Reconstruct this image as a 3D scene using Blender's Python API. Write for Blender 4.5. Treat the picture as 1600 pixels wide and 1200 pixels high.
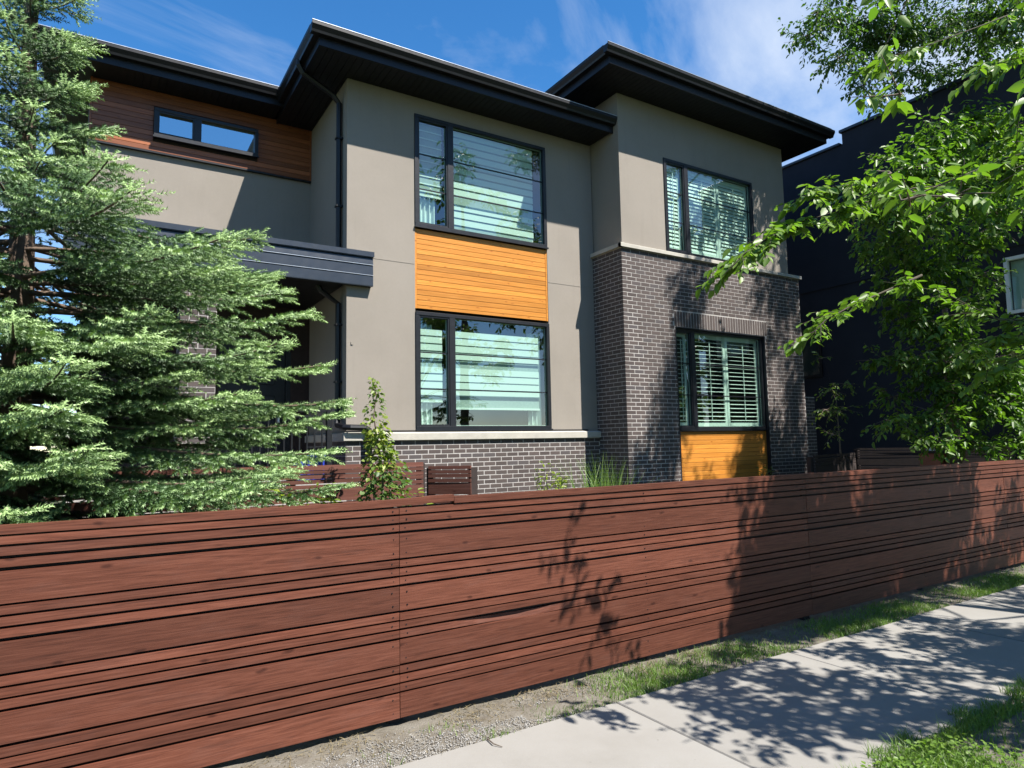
import bpy, math, random
import numpy as np
from mathutils import Vector, Matrix
random.seed(7); rng = np.random.default_rng(7)
S = bpy.context.scene
COL = S.collection
for o in list(bpy.data.objects): bpy.data.objects.remove(o)

# ------------------------------------------------------------------ camera
yaw, pitch, roll = [math.radians(a) for a in (31.990, 5.1758, -1.0766)]
fw0 = Vector((math.sin(yaw), math.cos(yaw), 0)); rt0 = Vector((math.cos(yaw), -math.sin(yaw), 0)); up0 = Vector((0, 0, 1))
FW = math.cos(pitch)*fw0 + math.sin(pitch)*up0
u2 = -math.sin(pitch)*fw0 + math.cos(pitch)*up0
RT = math.cos(roll)*rt0 + math.sin(roll)*u2
UP = -math.sin(roll)*rt0 + math.cos(roll)*u2
CAMP = Vector((0, 0, 1.5)); FPX = 1035.44
cd = bpy.data.cameras.new('camera'); cam = bpy.data.objects.new('camera', cd); COL.objects.link(cam)
m3 = Matrix((RT, UP, -FW)).transposed()
cam.matrix_world = Matrix.Translation(CAMP) @ m3.to_4x4()
cd.sensor_width = 36; cd.lens = FPX/1600*36; cd.clip_start = .05; cd.clip_end = 3000
S.camera = cam

# ------------------------------------------------------------------ light
SUN = Vector((.45, -1.0, 1.6)).normalized()          # towards the sun
el = math.asin(SUN.z); az = math.atan2(SUN.x, SUN.y)
w = bpy.data.worlds.new('World'); S.world = w; w.use_nodes = True
nt = w.node_tree; nt.nodes.clear()
def N(nt, t, **kw):
    n = nt.nodes.new(t)
    for k, v in kw.items():
        if k in n.inputs.keys() if isinstance(k, str) else False: n.inputs[k].default_value = v
        else: setattr(n, k, v)
    return n
out = N(nt, 'ShaderNodeOutputWorld'); bg = N(nt, 'ShaderNodeBackground'); bg.inputs['Strength'].default_value = .088
sky = N(nt, 'ShaderNodeTexSky'); sky.sky_type = 'NISHITA'; sky.sun_disc = False
sky.sun_elevation = el; sky.sun_rotation = az; sky.air_density = 1.0; sky.dust_density = .1; sky.ozone_density = 2.0; sky.altitude = 1000
tc = N(nt, 'ShaderNodeTexCoord')
mp = N(nt, 'ShaderNodeMapping'); mp.inputs['Scale'].default_value = (1.0, 1.6, 2.2); mp.inputs['Rotation'].default_value = (.2, .5, 1.1); mp.inputs['Location'].default_value = (.46, .1, .27)
n1 = N(nt, 'ShaderNodeTexNoise'); n1.inputs['Scale'].default_value = 2.1; n1.inputs['Detail'].default_value = 9; n1.inputs['Roughness'].default_value = .58; n1.inputs['Distortion'].default_value = .5
rp = N(nt, 'ShaderNodeValToRGB'); rp.color_ramp.elements[0].position = .49; rp.color_ramp.elements[1].position = .90
# thin cloud veil, thickening towards the +X horizon
sx = N(nt, 'ShaderNodeSeparateXYZ')
ma = N(nt, 'ShaderNodeMapRange'); ma.inputs['From Min'].default_value = .45; ma.inputs['From Max'].default_value = .95; ma.inputs['To Min'].default_value = 0; ma.inputs['To Max'].default_value = .26
ad = N(nt, 'ShaderNodeMath', operation='ADD')
mix = N(nt, 'ShaderNodeMixRGB'); mix.inputs['Color2'].default_value = (3.5, 3.95, 4.7, 1)
hs = N(nt, 'ShaderNodeHueSaturation'); hs.inputs['Saturation'].default_value = 1.32; hs.inputs['Value'].default_value = 1.0
L = nt.links.new
L(tc.outputs['Generated'], mp.inputs['Vector']); L(mp.outputs[0], n1.inputs['Vector']); L(tc.outputs['Generated'], sx.inputs[0])
L(sx.outputs['X'], ma.inputs['Value']); L(n1.outputs['Fac'], ad.inputs[0]); L(ma.outputs[0], ad.inputs[1]); L(ad.outputs[0], rp.inputs[0])
L(sky.outputs[0], hs.inputs['Color']); L(hs.outputs[0], mix.inputs['Color1']); L(rp.outputs[0], mix.inputs['Fac']); L(mix.outputs[0], bg.inputs['Color']); L(bg.outputs[0], out.inputs[0])
sl = bpy.data.lights.new('sun', 'SUN'); sl.energy = 5.0; sl.angle = math.radians(.53); sl.color = (1, .955, .88)
so = bpy.data.objects.new('sun', sl); COL.objects.link(so); so.rotation_euler = SUN.to_track_quat('Z', 'Y').to_euler(); so.location = (20, -30, 40)
S.view_settings.view_transform = 'Standard'; S.view_settings.look = 'None'; S.view_settings.gamma = 1; S.view_settings.exposure = 1.4
S.view_settings.use_curve_mapping = False
S.render.engine = 'CYCLES'
S.cycles.max_bounces = 8; S.cycles.transparent_max_bounces = 16

# ------------------------------------------------------------------ helpers
def ray(x, y): return ((x-800)*RT - (y-600)*UP + FPX*FW)/FPX
def onY(x, y, Y): d = ray(x, y); return CAMP + d*(Y/d.y)
def onX(x, y, X): d = ray(x, y); return CAMP + d*(X/d.x)
def onZ(x, y, Z=0.): d = ray(x, y); return CAMP + d*((Z-CAMP.z)/d.z)

def tag(o, label, cat, group=None, kind=None):
    if label: o['label'] = label
    if cat: o['category'] = cat
    if group: o['group'] = group
    if kind: o['kind'] = kind
    return o
def empty(name, loc, label, cat, group=None):
    o = bpy.data.objects.new(name, None); COL.objects.link(o); o.location = loc; o.empty_display_size = .2
    return tag(o, label, cat, group)
def link(name, me, mat=None, parent=None):
    o = bpy.data.objects.new(name, me); COL.objects.link(o)
    if mat and not me.materials: me.materials.append(mat)
    if parent: attach(o, parent)
    return o
def attach(o, p):
    o.parent = p; o.matrix_parent_inverse = wm(p).inverted()
def wm(o):
    m = Matrix.LocRotScale(o.location, o.rotation_euler, o.scale)
    return (wm(o.parent) @ o.matrix_parent_inverse @ m) if o.parent else m

class MB:
    """collects polygons"""
    def __init__(s): s.v = []; s.f = []
    def add(s, vs, fs):
        b = len(s.v); s.v += [tuple(v) for v in vs]; s.f += [tuple(i+b for i in f) for f in fs]; return s
    def box(s, x0, x1, y0, y1, z0, z1, c=0.0):
        if c <= 0:
            vs = [(x, y, z) for z in (z0, z1) for y in (y0, y1) for x in (x0, x1)]
            return s.add(vs, [(0, 2, 3, 1), (4, 5, 7, 6), (0, 1, 5, 4), (2, 6, 7, 3), (0, 4, 6, 2), (1, 3, 7, 5)])
        # chamfered box: 24 verts
        X = (x0, x1); Y = (y0, y1); Z = (z0, z1); vs = []; idx = {}
        for i in (0, 1):
            for j in (0, 1):
                for k in (0, 1):
                    sx, sy, sz = (1-2*i)*c, (1-2*j)*c, (1-2*k)*c
                    idx[i, j, k, 0] = len(vs); vs.append((X[i], Y[j]+sy, Z[k]+sz))
                    idx[i, j, k, 1] = len(vs); vs.append((X[i]+sx, Y[j], Z[k]+sz))
                    idx[i, j, k, 2] = len(vs); vs.append((X[i]+sx, Y[j]+sy, Z[k]))
        fs = []
        q = [(0, 0), (1, 0), (1, 1), (0, 1)]
        for i in (0, 1):
            a = [idx[i, j, k, 0] for j, k in q]; fs.append(a if i else a[::-1])
            a = [idx[j, i, k, 1] for j, k in q]; fs.append(a[::-1] if i else a)
            a = [idx[j, k, i, 2] for j, k in q]; fs.append(a if i else a[::-1])
        for i in (0, 1):
            for j in (0, 1):
                a = [idx[i, j, 0, 0], idx[i, j, 1, 0], idx[i, j, 1, 1], idx[i, j, 0, 1]]; fs.append(a if i != j else a[::-1])
                a = [idx[i, 0, j, 0], idx[i, 1, j, 0], idx[i, 1, j, 2], idx[i, 0, j, 2]]; fs.append(a[::-1] if i != j else a)
                a = [idx[0, i, j, 1], idx[1, i, j, 1], idx[1, i, j, 2], idx[0, i, j, 2]]; fs.append(a if i != j else a[::-1])
        for i in (0, 1):
            for j in (0, 1):
                for k in (0, 1):
                    a = [idx[i, j, k, 0], idx[i, j, k, 1], idx[i, j, k, 2]]; fs.append(a if (i+j+k) % 2 else a[::-1])
        return s.add(vs, fs)
    def quad(s, a, b, c, d): return s.add([a, b, c, d], [(0, 1, 2, 3)])
    def tube(s, pts, rad, n=8, cap=True):
        pts = [Vector(p) for p in pts]
        if not hasattr(rad, '__len__'): rad = [rad]*len(pts)
        base = len(s.v); prev = None
        for i, p in enumerate(pts):
            t = (pts[min(i+1, len(pts)-1)] - pts[max(i-1, 0)]).normalized()
            if prev is None: a = t.cross(Vector((0, 0, 1)) if abs(t.z) < .9 else Vector((1, 0, 0))).normalized()
            else: a = (prev - t*prev.dot(t)).normalized()
            prev = a; b = t.cross(a)
            for k in range(n):
                an = 2*math.pi*k/n; s.v.append(tuple(p + (a*math.cos(an) + b*math.sin(an))*rad[i]))
        for i in range(len(pts)-1):
            for k in range(n):
                k2 = (k+1) % n; s.f.append((base+i*n+k, base+i*n+k2, base+(i+1)*n+k2, base+(i+1)*n+k))
        if cap:
            s.f.append(tuple(base+k for k in range(n))[::-1]); s.f.append(tuple(base+(len(pts)-1)*n+k for k in range(n)))
        return s
    def extr(s, prof, p0, p1, ax):
        """extrude (u,z) profile: ax='x': u is Y, from x=p0 to p1; ax='y': u is X"""
        n = len(prof)
        if ax == 'x': vs = [(p0, u, z) for u, z in prof] + [(p1, u, z) for u, z in prof]
        else: vs = [(u, p0, z) for u, z in prof] + [(u, p1, z) for u, z in prof]
        fs = [(i, (i+1) % n, n+(i+1) % n, n+i) for i in range(n)] + [tuple(range(n))[::-1], tuple(range(n, 2*n))]
        return s.add(vs, fs)
    def mesh(s, name):
        me = bpy.data.meshes.new(name); me.from_pydata(s.v, [], s.f); me.update(); return me
    def build(s, name, mat, parent=None, smooth=False):
        me = s.mesh(name)
        if smooth: me.polygons.foreach_set('use_smooth', [True]*len(me.polygons))
        return link(name, me, mat, parent)

def npmesh(name, V, F, mat, parent=None, attr=None, smooth=False):
    """V (n,3), F (m,k) uniform polygons; attr: dict of per-vertex floats"""
    me = bpy.data.meshes.new(name); V = np.asarray(V, np.float32); F = np.asarray(F, np.int32); m, k = F.shape
    me.vertices.add(len(V)); me.vertices.foreach_set('co', V.ravel())
    me.loops.add(m*k); me.loops.foreach_set('vertex_index', F.ravel())
    me.polygons.add(m); me.polygons.foreach_set('loop_start', np.arange(0, m*k, k, dtype=np.int32))
    if smooth: me.polygons.foreach_set('use_smooth', np.ones(m, bool))
    for a, d in (attr or {}).items():
        at = me.attributes.new(a, 'FLOAT', 'POINT'); at.data.foreach_set('value', np.asarray(d, np.float32))
    me.update(calc_edges=True); me.validate()
    return link(name, me, mat, parent)

# ------------------------------------------------------------------ materials
def mat(name, col=(.5, .5, .5), rough=.6, metal=0., spec=.5):
    m = bpy.data.materials.new(name); m.use_nodes = True; b = m.node_tree.nodes['Principled BSDF']
    b.inputs['Base Color'].default_value = (*col, 1); b.inputs['Roughness'].default_value = rough; b.inputs['Metallic'].default_value = metal
    b.inputs['Specular IOR Level'].default_value = spec
    return m, m.node_tree, b
def ramp(nt, fac, stops):
    r = N(nt, 'ShaderNodeValToRGB'); e = r.color_ramp.elements
    while len(e) < len(stops): e.new(.5)
    for i, (p, c) in enumerate(stops): e[i].position = p; e[i].color = (*c, 1)
    nt.links.new(fac, r.inputs[0]); return r.outputs[0]
def noise(nt, vec, scale, detail=4, rough=.55, dist=0.):
    n = N(nt, 'ShaderNodeTexNoise'); n.inputs['Scale'].default_value = scale; n.inputs['Detail'].default_value = detail
    n.inputs['Roughness'].default_value = rough; n.inputs['Distortion'].default_value = dist
    if vec is not None: nt.links.new(vec, n.inputs['Vector'])
    return n.outputs['Fac']
def coords(nt, kind='Object', scale=(1, 1, 1)):
    t = N(nt, 'ShaderNodeTexCoord'); m = N(nt, 'ShaderNodeMapping'); m.inputs['Scale'].default_value = scale
    nt.links.new(t.outputs[kind], m.inputs['Vector']); return m.outputs[0]
def bump(nt, b, h, strength=.3, dist=.01):
    n = N(nt, 'ShaderNodeBump'); n.inputs['Strength'].default_value = strength; n.inputs['Distance'].default_value = dist
    nt.links.new(h, n.inputs['Height']); nt.links.new(n.outputs[0], b.inputs['Normal'])
def mixc(nt, fac, a, b, mode='MIX'):
    n = N(nt, 'ShaderNodeMixRGB', blend_type=mode)
    for s, v in (('Fac', fac), ('Color1', a), ('Color2', b)):
        if isinstance(v, (int, float)): n.inputs[s].default_value = v
        elif isinstance(v, tuple): n.inputs[s].default_value = (*v, 1)
        else: nt.links.new(v, n.inputs[s])
    return n.outputs[0]
def mathn(nt, op, a, b=0.):
    n = N(nt, 'ShaderNodeMath', operation=op)
    for i, v in enumerate((a, b)):
        if isinstance(v, (int, float)): n.inputs[i].default_value = v
        else: nt.links.new(v, n.inputs[i])
    return n.outputs[0]

def m_simple(name, col, rough=.6, var=.15, scale=6., metal=0., bmp=0., bscale=80., spec=.5):
    m, nt, b = mat(name, col, rough, metal, spec)
    v = coords(nt); f = noise(nt, v, scale, 5)
    lo = tuple(c*(1-var) for c in col); hi = tuple(min(1, c*(1+var)) for c in col)
    nt.links.new(ramp(nt, f, [(.3, lo), (.7, hi)]), b.inputs['Base Color'])
    r = N(nt, 'ShaderNodeMapRange'); r.inputs['To Min'].default_value = max(0, rough-.1); r.inputs['To Max'].default_value = min(1, rough+.1)
    nt.links.new(noise(nt, v, scale*3, 4), r.inputs['Value']); nt.links.new(r.outputs[0], b.inputs['Roughness'])
    if bmp: bump(nt, b, noise(nt, v, bscale, 5), bmp, .005)
    return m
def m_wood(name, dark, mid, light, rough=.5, grain=(1.2, 30, 30), knots=True, rnd=.35, coat=0., weather=0.):
    """boards running along local X"""
    m, nt, b = mat(name, mid, rough, spec=.22)
    t = N(nt, 'ShaderNodeTexCoord'); oi = N(nt, 'ShaderNodeObjectInfo'); va = N(nt, 'ShaderNodeVectorMath', operation='ADD')
    sc = N(nt, 'ShaderNodeVectorMath', operation='SCALE'); sc.inputs[0].default_value = (31, 17, 23); nt.links.new(oi.outputs['Random'], sc.inputs['Scale'])
    nt.links.new(t.outputs['Object'], va.inputs[0]); nt.links.new(sc.outputs[0], va.inputs[1])
    mp = N(nt, 'ShaderNodeMapping'); mp.inputs['Scale'].default_value = grain; nt.links.new(va.outputs[0], mp.inputs['Vector'])
    g = noise(nt, mp.outputs[0], 1.5, 6, .62, .6)
    base = ramp(nt, g, [(.25, dark), (.5, mid), (.78, light)])
    mp2 = N(nt, 'ShaderNodeMapping'); mp2.inputs['Scale'].default_value = (.9, 3, 3); nt.links.new(va.outputs[0], mp2.inputs['Vector'])
    big = noise(nt, mp2.outputs[0], 1.3, 3)
    base = mixc(nt, mathn(nt, 'MULTIPLY', mathn(nt, 'SUBTRACT', big, .35), .9), base, tuple(c*.62 for c in mid))
    if knots:
        vo = N(nt, 'ShaderNodeTexVoronoi'); vo.inputs['Scale'].default_value = 2.6
        vo.voronoi_dimensions = '2D'; se = N(nt, 'ShaderNodeSeparateXYZ'); co = N(nt, 'ShaderNodeCombineXYZ'); nt.links.new(va.outputs[0], se.inputs[0])
        wob = mathn(nt, 'MULTIPLY', noise(nt, va.outputs[0], 9, 2), .06)
        nt.links.new(mathn(nt, 'ADD', mathn(nt, 'MULTIPLY', se.outputs['X'], .62), wob), co.inputs[0]); nt.links.new(mathn(nt, 'ADD', mathn(nt, 'MULTIPLY', se.outputs['Z'], 1.7), wob), co.inputs[1]); nt.links.new(co.outputs[0], vo.inputs['Vector'])
        k = N(nt, 'ShaderNodeMapRange'); k.inputs['From Min'].default_value = .018; k.inputs['From Max'].default_value = .05; k.inputs['To Min'].default_value = .7; k.inputs['To Max'].default_value = 0
        nt.links.new(vo.outputs['Distance'], k.inputs['Value'])
        base = mixc(nt, k.outputs[0], base, (dark[0]*.6, dark[1]*.42, dark[2]*.35))
    if weather:
        wn = noise(nt, mp2.outputs[0], 3.2, 6, .7); wf = N(nt, 'ShaderNodeMapRange'); wf.inputs['From Min'].default_value = .52; wf.inputs['From Max'].default_value = .75; wf.inputs['To Max'].default_value = weather
        nt.links.new(wn, wf.inputs['Value']); base = mixc(nt, wf.outputs[0], base, tuple(.8*c+.030 for c in mid))
    h = N(nt, 'ShaderNodeHueSaturation'); r = N(nt, 'ShaderNodeMapRange'); r.inputs['To Min'].default_value = 1-rnd; r.inputs['To Max'].default_value = 1+rnd
    nt.links.new(oi.outputs['Random'], r.inputs['Value']); nt.links.new(r.outputs[0], h.inputs['Value']); nt.links.new(base, h.inputs['Color'])
    nt.links.new(h.outputs[0], b.inputs['Base Color'])
    bump(nt, b, g, .25, .004)
    if coat: b.inputs['Coat Weight'].default_value = coat; b.inputs['Coat Roughness'].default_value = .25
    return m

M = {}
def m_stucco():
    m, nt, b = mat('stucco', (.2, .18, .155), .92, spec=.2); v = coords(nt)
    f = noise(nt, v, .9, 6, .6); g = noise(nt, v, 210, 5, .7); st = noise(nt, coords(nt, 'Object', (5, 5, .35)), 2.0, 4)
    c = ramp(nt, f, [(.3, (.222, .198, .170)), (.5, (.246, .219, .189)), (.72, (.264, .236, .205))])
    k = N(nt, 'ShaderNodeMapRange'); k.inputs['From Min'].default_value = .58; k.inputs['From Max'].default_value = .8; k.inputs['To Max'].default_value = .22; nt.links.new(st, k.inputs['Value'])
    c = mixc(nt, k.outputs[0], c, (.15, .132, .112)); c = mixc(nt, mathn(nt, 'MULTIPLY', g, .22), c, (.13, .115, .098)); c = mixc(nt, mathn(nt, 'MULTIPLY', noise(nt, v, 26, 5, .7), .30), c, (.155, .138, .118))
    nt.links.new(c, b.inputs['Base Color']); bump(nt, b, g, .5, .006); return m
M['stucco'] = m_stucco()
M['stone'] = m_simple('cast_stone', (.33, .31, .27), .8, .1, 9, bmp=.2)
M['mortar'] = m_simple('mortar', (.32, .30, .285), .95, .15, 25, bmp=.4)
def m_brick():
    m, nt, b = mat('brick', (.1, .08, .08), .75, spec=.3)
    oi = N(nt, 'ShaderNodeObjectInfo'); v = coords(nt)
    f = noise(nt, v, 7, 3); g = noise(nt, v, 90, 4)
    at = N(nt, 'ShaderNodeAttribute'); at.attribute_name = 'tone'
    rr = mathn(nt, 'FRACT', mathn(nt, 'ADD', oi.outputs['Random'], at.outputs['Fac']))
    c = ramp(nt, rr, [(.0, (.040, .029, .026)), (.4, (.056, .042, .038)), (.75, (.068, .050, .045)), (1., (.054, .047, .049))])
    c = mixc(nt, mathn(nt, 'MULTIPLY', g, .5), c, (.085, .072, .07))
    nt.links.new(c, b.inputs['Base Color']); bump(nt, b, g, .4, .004); return m
M['brick'] = m_brick()
M['black'] = m_simple('black_metal', (.007, .0072, .009), .42, .2, 8, spec=.35)
M['frame'] = m_simple('window_frame_black', (.0085, .0095, .013), .42, .15, 8, spec=.35)
M['soffit'] = m_simple('soffit_black', (.007, .007, .0085), .55, .2, 4, spec=.3)
M['gutter'] = m_simple('gutter_black', (.0065, .006, .0075), .42, .15, 5, spec=.3)
M['drip'] = m_simple('drip_edge_metal', (.45, .47, .5), .35, .1, 5, metal=.7)
M['canopy'] = m_simple('canopy_metal', (.020, .026, .038), .34, .12, 3)
M['shingle'] = m_simple('shingle', (.05, .05, .055), .9, .3, 30, bmp=.5)
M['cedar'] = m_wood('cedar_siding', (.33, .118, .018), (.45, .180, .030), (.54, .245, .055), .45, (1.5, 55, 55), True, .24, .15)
M['cedar_shaded'] = m_wood('cedar_siding_shaded', (.13, .040, .016), (.22, .072, .028), (.30, .105, .042), .45, (1.5, 55, 55), True, .28, .2)  # same cedar, with the wing's shade put into a darker colour
M['fence'] = m_wood('fence_stain', (.036, .0112, .0062), (.093, .0300, .0172), (.142, .053, .033), .6, (3.0, 75, 75), True, .24, 0, .25)
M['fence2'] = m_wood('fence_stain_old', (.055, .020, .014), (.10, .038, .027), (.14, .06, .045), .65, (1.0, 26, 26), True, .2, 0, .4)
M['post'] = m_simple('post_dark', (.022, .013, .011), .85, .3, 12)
M['concrete'] = None
M['interior'] = m_simple('room_paint', (.05, .048, .045), .9, .1, 2)
M['blind'] = m_simple('blind_fabric', (.58, .60, .575), .9, .03, 30)
M['sheer'] = m_simple('sheer_fabric', (.30, .33, .32), .9, .08, 30)
M['louver'] = m_simple('white_shutter', (.62, .63, .61), .5, .03, 8)
M['curtain'] = m_simple('curtain', (.62, .64, .62), .9, .08, 12)
M['navy'] = m_simple('dark_stucco', (.021, .0215, .030), .85, .12, 1.5, bmp=.2, bscale=90, spec=.25)
M['white_frame'] = m_simple('white_vinyl', (.7, .71, .72), .5, .05, 8)
M['blue'] = m_simple('blue_plastic', (.012, .03, .33), .45, .1, 5)
M['bark'] = m_simple('bark', (.11, .085, .065), .95, .35, 14, bmp=.9, bscale=25)
M['twig'] = m_simple('twig_bark', (.045, .036, .024), .9, .3, 20)
M['sprucebark'] = m_simple('spruce_bark', (.10, .07, .05), .95, .3, 14, bmp=.9, bscale=25)
M['globe'] = m_simple('opal_globe', (.62, .68, .78), .25, .03, 4)
M['copper'] = m_simple('red_glazed_clay', (.22, .06, .04), .3, .2, 8)
M['pebble'] = m_simple('pebble', (.215, .205, .19), .9, .4, 60)
M['asphalt'] = m_simple('asphalt', (.05, .05, .052), .9, .2, 30, bmp=.4, bscale=60)

def m_glass(name, tint, ior=1.55, gl=1.0):
    m = bpy.data.materials.new(name); m.use_nodes = True; nt = m.node_tree; nt.nodes.clear()
    o = N(nt, 'ShaderNodeOutputMaterial'); tr = N(nt, 'ShaderNodeBsdfTransparent'); tr.inputs[0].default_value = (*tint, 1)
    g = N(nt, 'ShaderNodeBsdfGlossy'); g.inputs['Roughness'].default_value = .005; g.inputs['Color'].default_value = (gl, gl, gl, 1)
    ge = N(nt, 'ShaderNodeNewGeometry'); dp = N(nt, 'ShaderNodeVectorMath', operation='DOT_PRODUCT'); nt.links.new(ge.outputs['Normal'], dp.inputs[0]); nt.links.new(ge.outputs['Incoming'], dp.inputs[1])
    c1 = mathn(nt, 'SUBTRACT', 1.0, mathn(nt, 'ABSOLUTE', dp.outputs['Value'])); fac = mathn(nt, 'ADD', mathn(nt, 'MULTIPLY', mathn(nt, 'POWER', c1, 5.0), 1-ior), ior)   # Schlick, the same from both sides
    # faint waviness of float glass
    bp = N(nt, 'ShaderNodeBump'); bp.inputs['Strength'].default_value = .035; bp.inputs['Distance'].default_value = .02
    nt.links.new(noise(nt, coords(nt), 2.2, 1), bp.inputs['Height']); nt.links.new(bp.outputs[0], g.inputs['Normal'])
    mx = N(nt, 'ShaderNodeMixShader'); nt.links.new(fac, mx.inputs[0]); nt.links.new(tr.outputs[0], mx.inputs[1]); nt.links.new(g.outputs[0], mx.inputs[2]); nt.links.new(mx.outputs[0], o.inputs[0])
    return m
M['glass'] = m_glass('tinted_glass', (.70, .86, .79), .145)
M['glass_clear'] = m_glass('clear_glass', (.55, .66, .68), .45)

def m_leaf(name, dark, mid, light, trans=.4, rough=.45):
    m = bpy.data.materials.new(name); m.use_nodes = True; nt = m.node_tree; b = nt.nodes['Principled BSDF']; o = nt.nodes['Material Output']
    at = N(nt, 'ShaderNodeAttribute'); at.attribute_name = 'tone'
    c = ramp(nt, at.outputs['Fac'], [(0, dark), (.5, mid), (1, light)])
    nt.links.new(c, b.inputs['Base Color']); b.inputs['Roughness'].default_value = rough; b.inputs['Specular IOR Level'].default_value = .4
    t = N(nt, 'ShaderNodeBsdfTranslucent'); tcol = mixc(nt, 1.0, c, (1.0, 1.2, .45), 'MULTIPLY'); tcol = mixc(nt, 1.0, tcol, (1.5, 1.5, 1.2), 'MULTIPLY'); nt.links.new(tcol, t.inputs[0])
    mx = N(nt, 'ShaderNodeMixShader'); mx.inputs[0].default_value = trans
    nt.links.new(b.outputs[0], mx.inputs[1]); nt.links.new(t.outputs[0], mx.inputs[2]); nt.links.new(mx.outputs[0], o.inputs[0]); return m
M['elm'] = m_leaf('elm_leaf', (.030, .060, .018), (.050, .100, .022), (.085, .150, .030), .32)
M['ash'] = m_leaf('ash_leaf', (.050, .100, .018), (.085, .160, .024), (.135, .215, .032), .40)
M['vine'] = m_leaf('vine_leaf', (.040, .085, .025), (.09, .15, .035), (.22, .26, .04), .35)
M['grass'] = m_leaf('grass_blade', (.06, .105, .02), (.10, .18, .035), (.165, .24, .05), .3)
M['straw'] = m_leaf('dry_grass', (.10, .08, .045), (.16, .125, .07), (.21, .175, .10), .15, .8)
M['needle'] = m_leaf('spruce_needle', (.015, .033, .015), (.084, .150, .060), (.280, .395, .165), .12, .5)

def m_concrete():
    m, nt, b = mat('sidewalk_concrete', (.4, .39, .37), .9, spec=.2); oi = N(nt, 'ShaderNodeObjectInfo')
    v = coords(nt); f = noise(nt, v, 1.7, 6, .6); g = noise(nt, v, 120, 4, .7)
    c = ramp(nt, f, [(.25, (.190, .178, .160)), (.5, (.235, .224, .208)), (.8, (.262, .253, .238))])
    c = mixc(nt, mathn(nt, 'MULTIPLY', g, .35), c, (.15, .145, .135)); s2 = noise(nt, v, .55, 7, .65, .8); c = mixc(nt, mathn(nt, 'MULTIPLY', mathn(nt, 'GREATER_THAN', s2, .0), mathn(nt, 'MULTIPLY', s2, .55)), c, (.165, .155, .138))
    vo = N(nt, 'ShaderNodeTexVoronoi'); vo.inputs['Scale'].default_value = 9; nt.links.new(v, vo.inputs['Vector'])
    sp = N(nt, 'ShaderNodeMapRange'); sp.inputs['From Min'].default_value = .03; sp.inputs['From Max'].default_value = .07; sp.inputs['To Min'].default_value = .45; sp.inputs['To Max'].default_value = 0
    nt.links.new(vo.outputs['Distance'], sp.inputs['Value']); c = mixc(nt, sp.outputs[0], c, (.11, .10, .085))
    h = N(nt, 'ShaderNodeHueSaturation'); r = N(nt, 'ShaderNodeMapRange'); r.inputs['To Min'].default_value = .93; r.inputs['To Max'].default_value = 1.06
    nt.links.new(oi.outputs['Random'], r.inputs['Value']); nt.links.new(r.outputs[0], h.inputs['Value']); nt.links.new(c, h.inputs['Color']); nt.links.new(h.outputs[0], b.inputs['Base Color'])
    bump(nt, b, g, .35, .003); return m
M['concrete'] = m_concrete()
def m_soil(name, a, bcol, c3, sc=8):
    m, nt, b = mat(name, a, .95, spec=.15); v = coords(nt)
    f = noise(nt, v, sc, 8, .7); g = noise(nt, v, 90, 5, .7)
    c = ramp(nt, f, [(.3, a), (.5, bcol), (.72, c3)]); c = mixc(nt, mathn(nt, 'MULTIPLY', g, .5), c, tuple(x*.55 for x in a))
    nt.links.new(c, b.inputs['Base Color']); bump(nt, b, g, .8, .012); return m
M['soil'] = m_soil('soil', (.105, .090, .070), (.165, .148, .122), (.215, .20, .172))
M['yard'] = m_soil('yard_soil', (.05, .055, .03), (.075, .08, .045), (.10, .095, .06), 3)
M['lawn'] = m_soil('lawn', (.05, .085, .025), (.065, .105, .03), (.09, .11, .05), 5)

# ------------------------------------------------------------------ ground
g = MB(); g.quad((-400, -400, -.06), (400, -400, -.06), (400, 600, -.06), (-400, 600, -.06)).build('ground', M['lawn'])['kind'] = 'structure'
g = MB(); g.quad((-60, -7.2, -.05), (60, -7.2, -.05), (60, -2.2, -.05), (-60, -2.2, -.05)).build('road', M['asphalt'])['kind'] = 'structure'
# uneven gravel verge between the fence and the walk
xs = np.arange(-3, 14.01, .06); ys = np.arange(3.04, 3.75, .05)
XX, YY = np.meshgrid(xs, ys); ZZ = -.012 + .010*np.sin(XX*3.1+YY*9)*np.cos(XX*1.3) + rng.normal(0, .005, XX.shape) - .02*np.clip((3.12-YY)/.08, 0, 1)
V = np.stack([XX, YY, ZZ], -1).reshape(-1, 3); nx = len(xs)
F = [(j*nx+i, j*nx+i+1, (j+1)*nx+i+1, (j+1)*nx+i) for j in range(len(ys)-1) for i in range(nx-1)]
npmesh('verge', V, F, M['soil'], smooth=True)['kind'] = 'structure'
# boulevard soil on the near side of the walk
xs = np.arange(-3, 13, .1); ys = np.arange(-2.1, 1.90, .08)
XX, YY = np.meshgrid(xs, ys); ZZ = -.02 + .012*np.sin(XX*2.1+YY*3) + rng.normal(0, .006, XX.shape)
V = np.stack([XX, YY, ZZ], -1).reshape(-1, 3); nx = len(xs)
F = [(j*nx+i, j*nx+i+1, (j+1)*nx+i+1, (j+1)*nx+i) for j in range(len(ys)-1) for i in range(nx-1)]
npmesh('boulevard', V, F, M['soil'], smooth=True)['kind'] = 'structure'
MB().quad((-20, 3.75, .02), (30, 3.75, .02), (30, 40, .1), (-20, 40, .1)).build('yard', M['yard'])['kind'] = 'structure'
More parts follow.
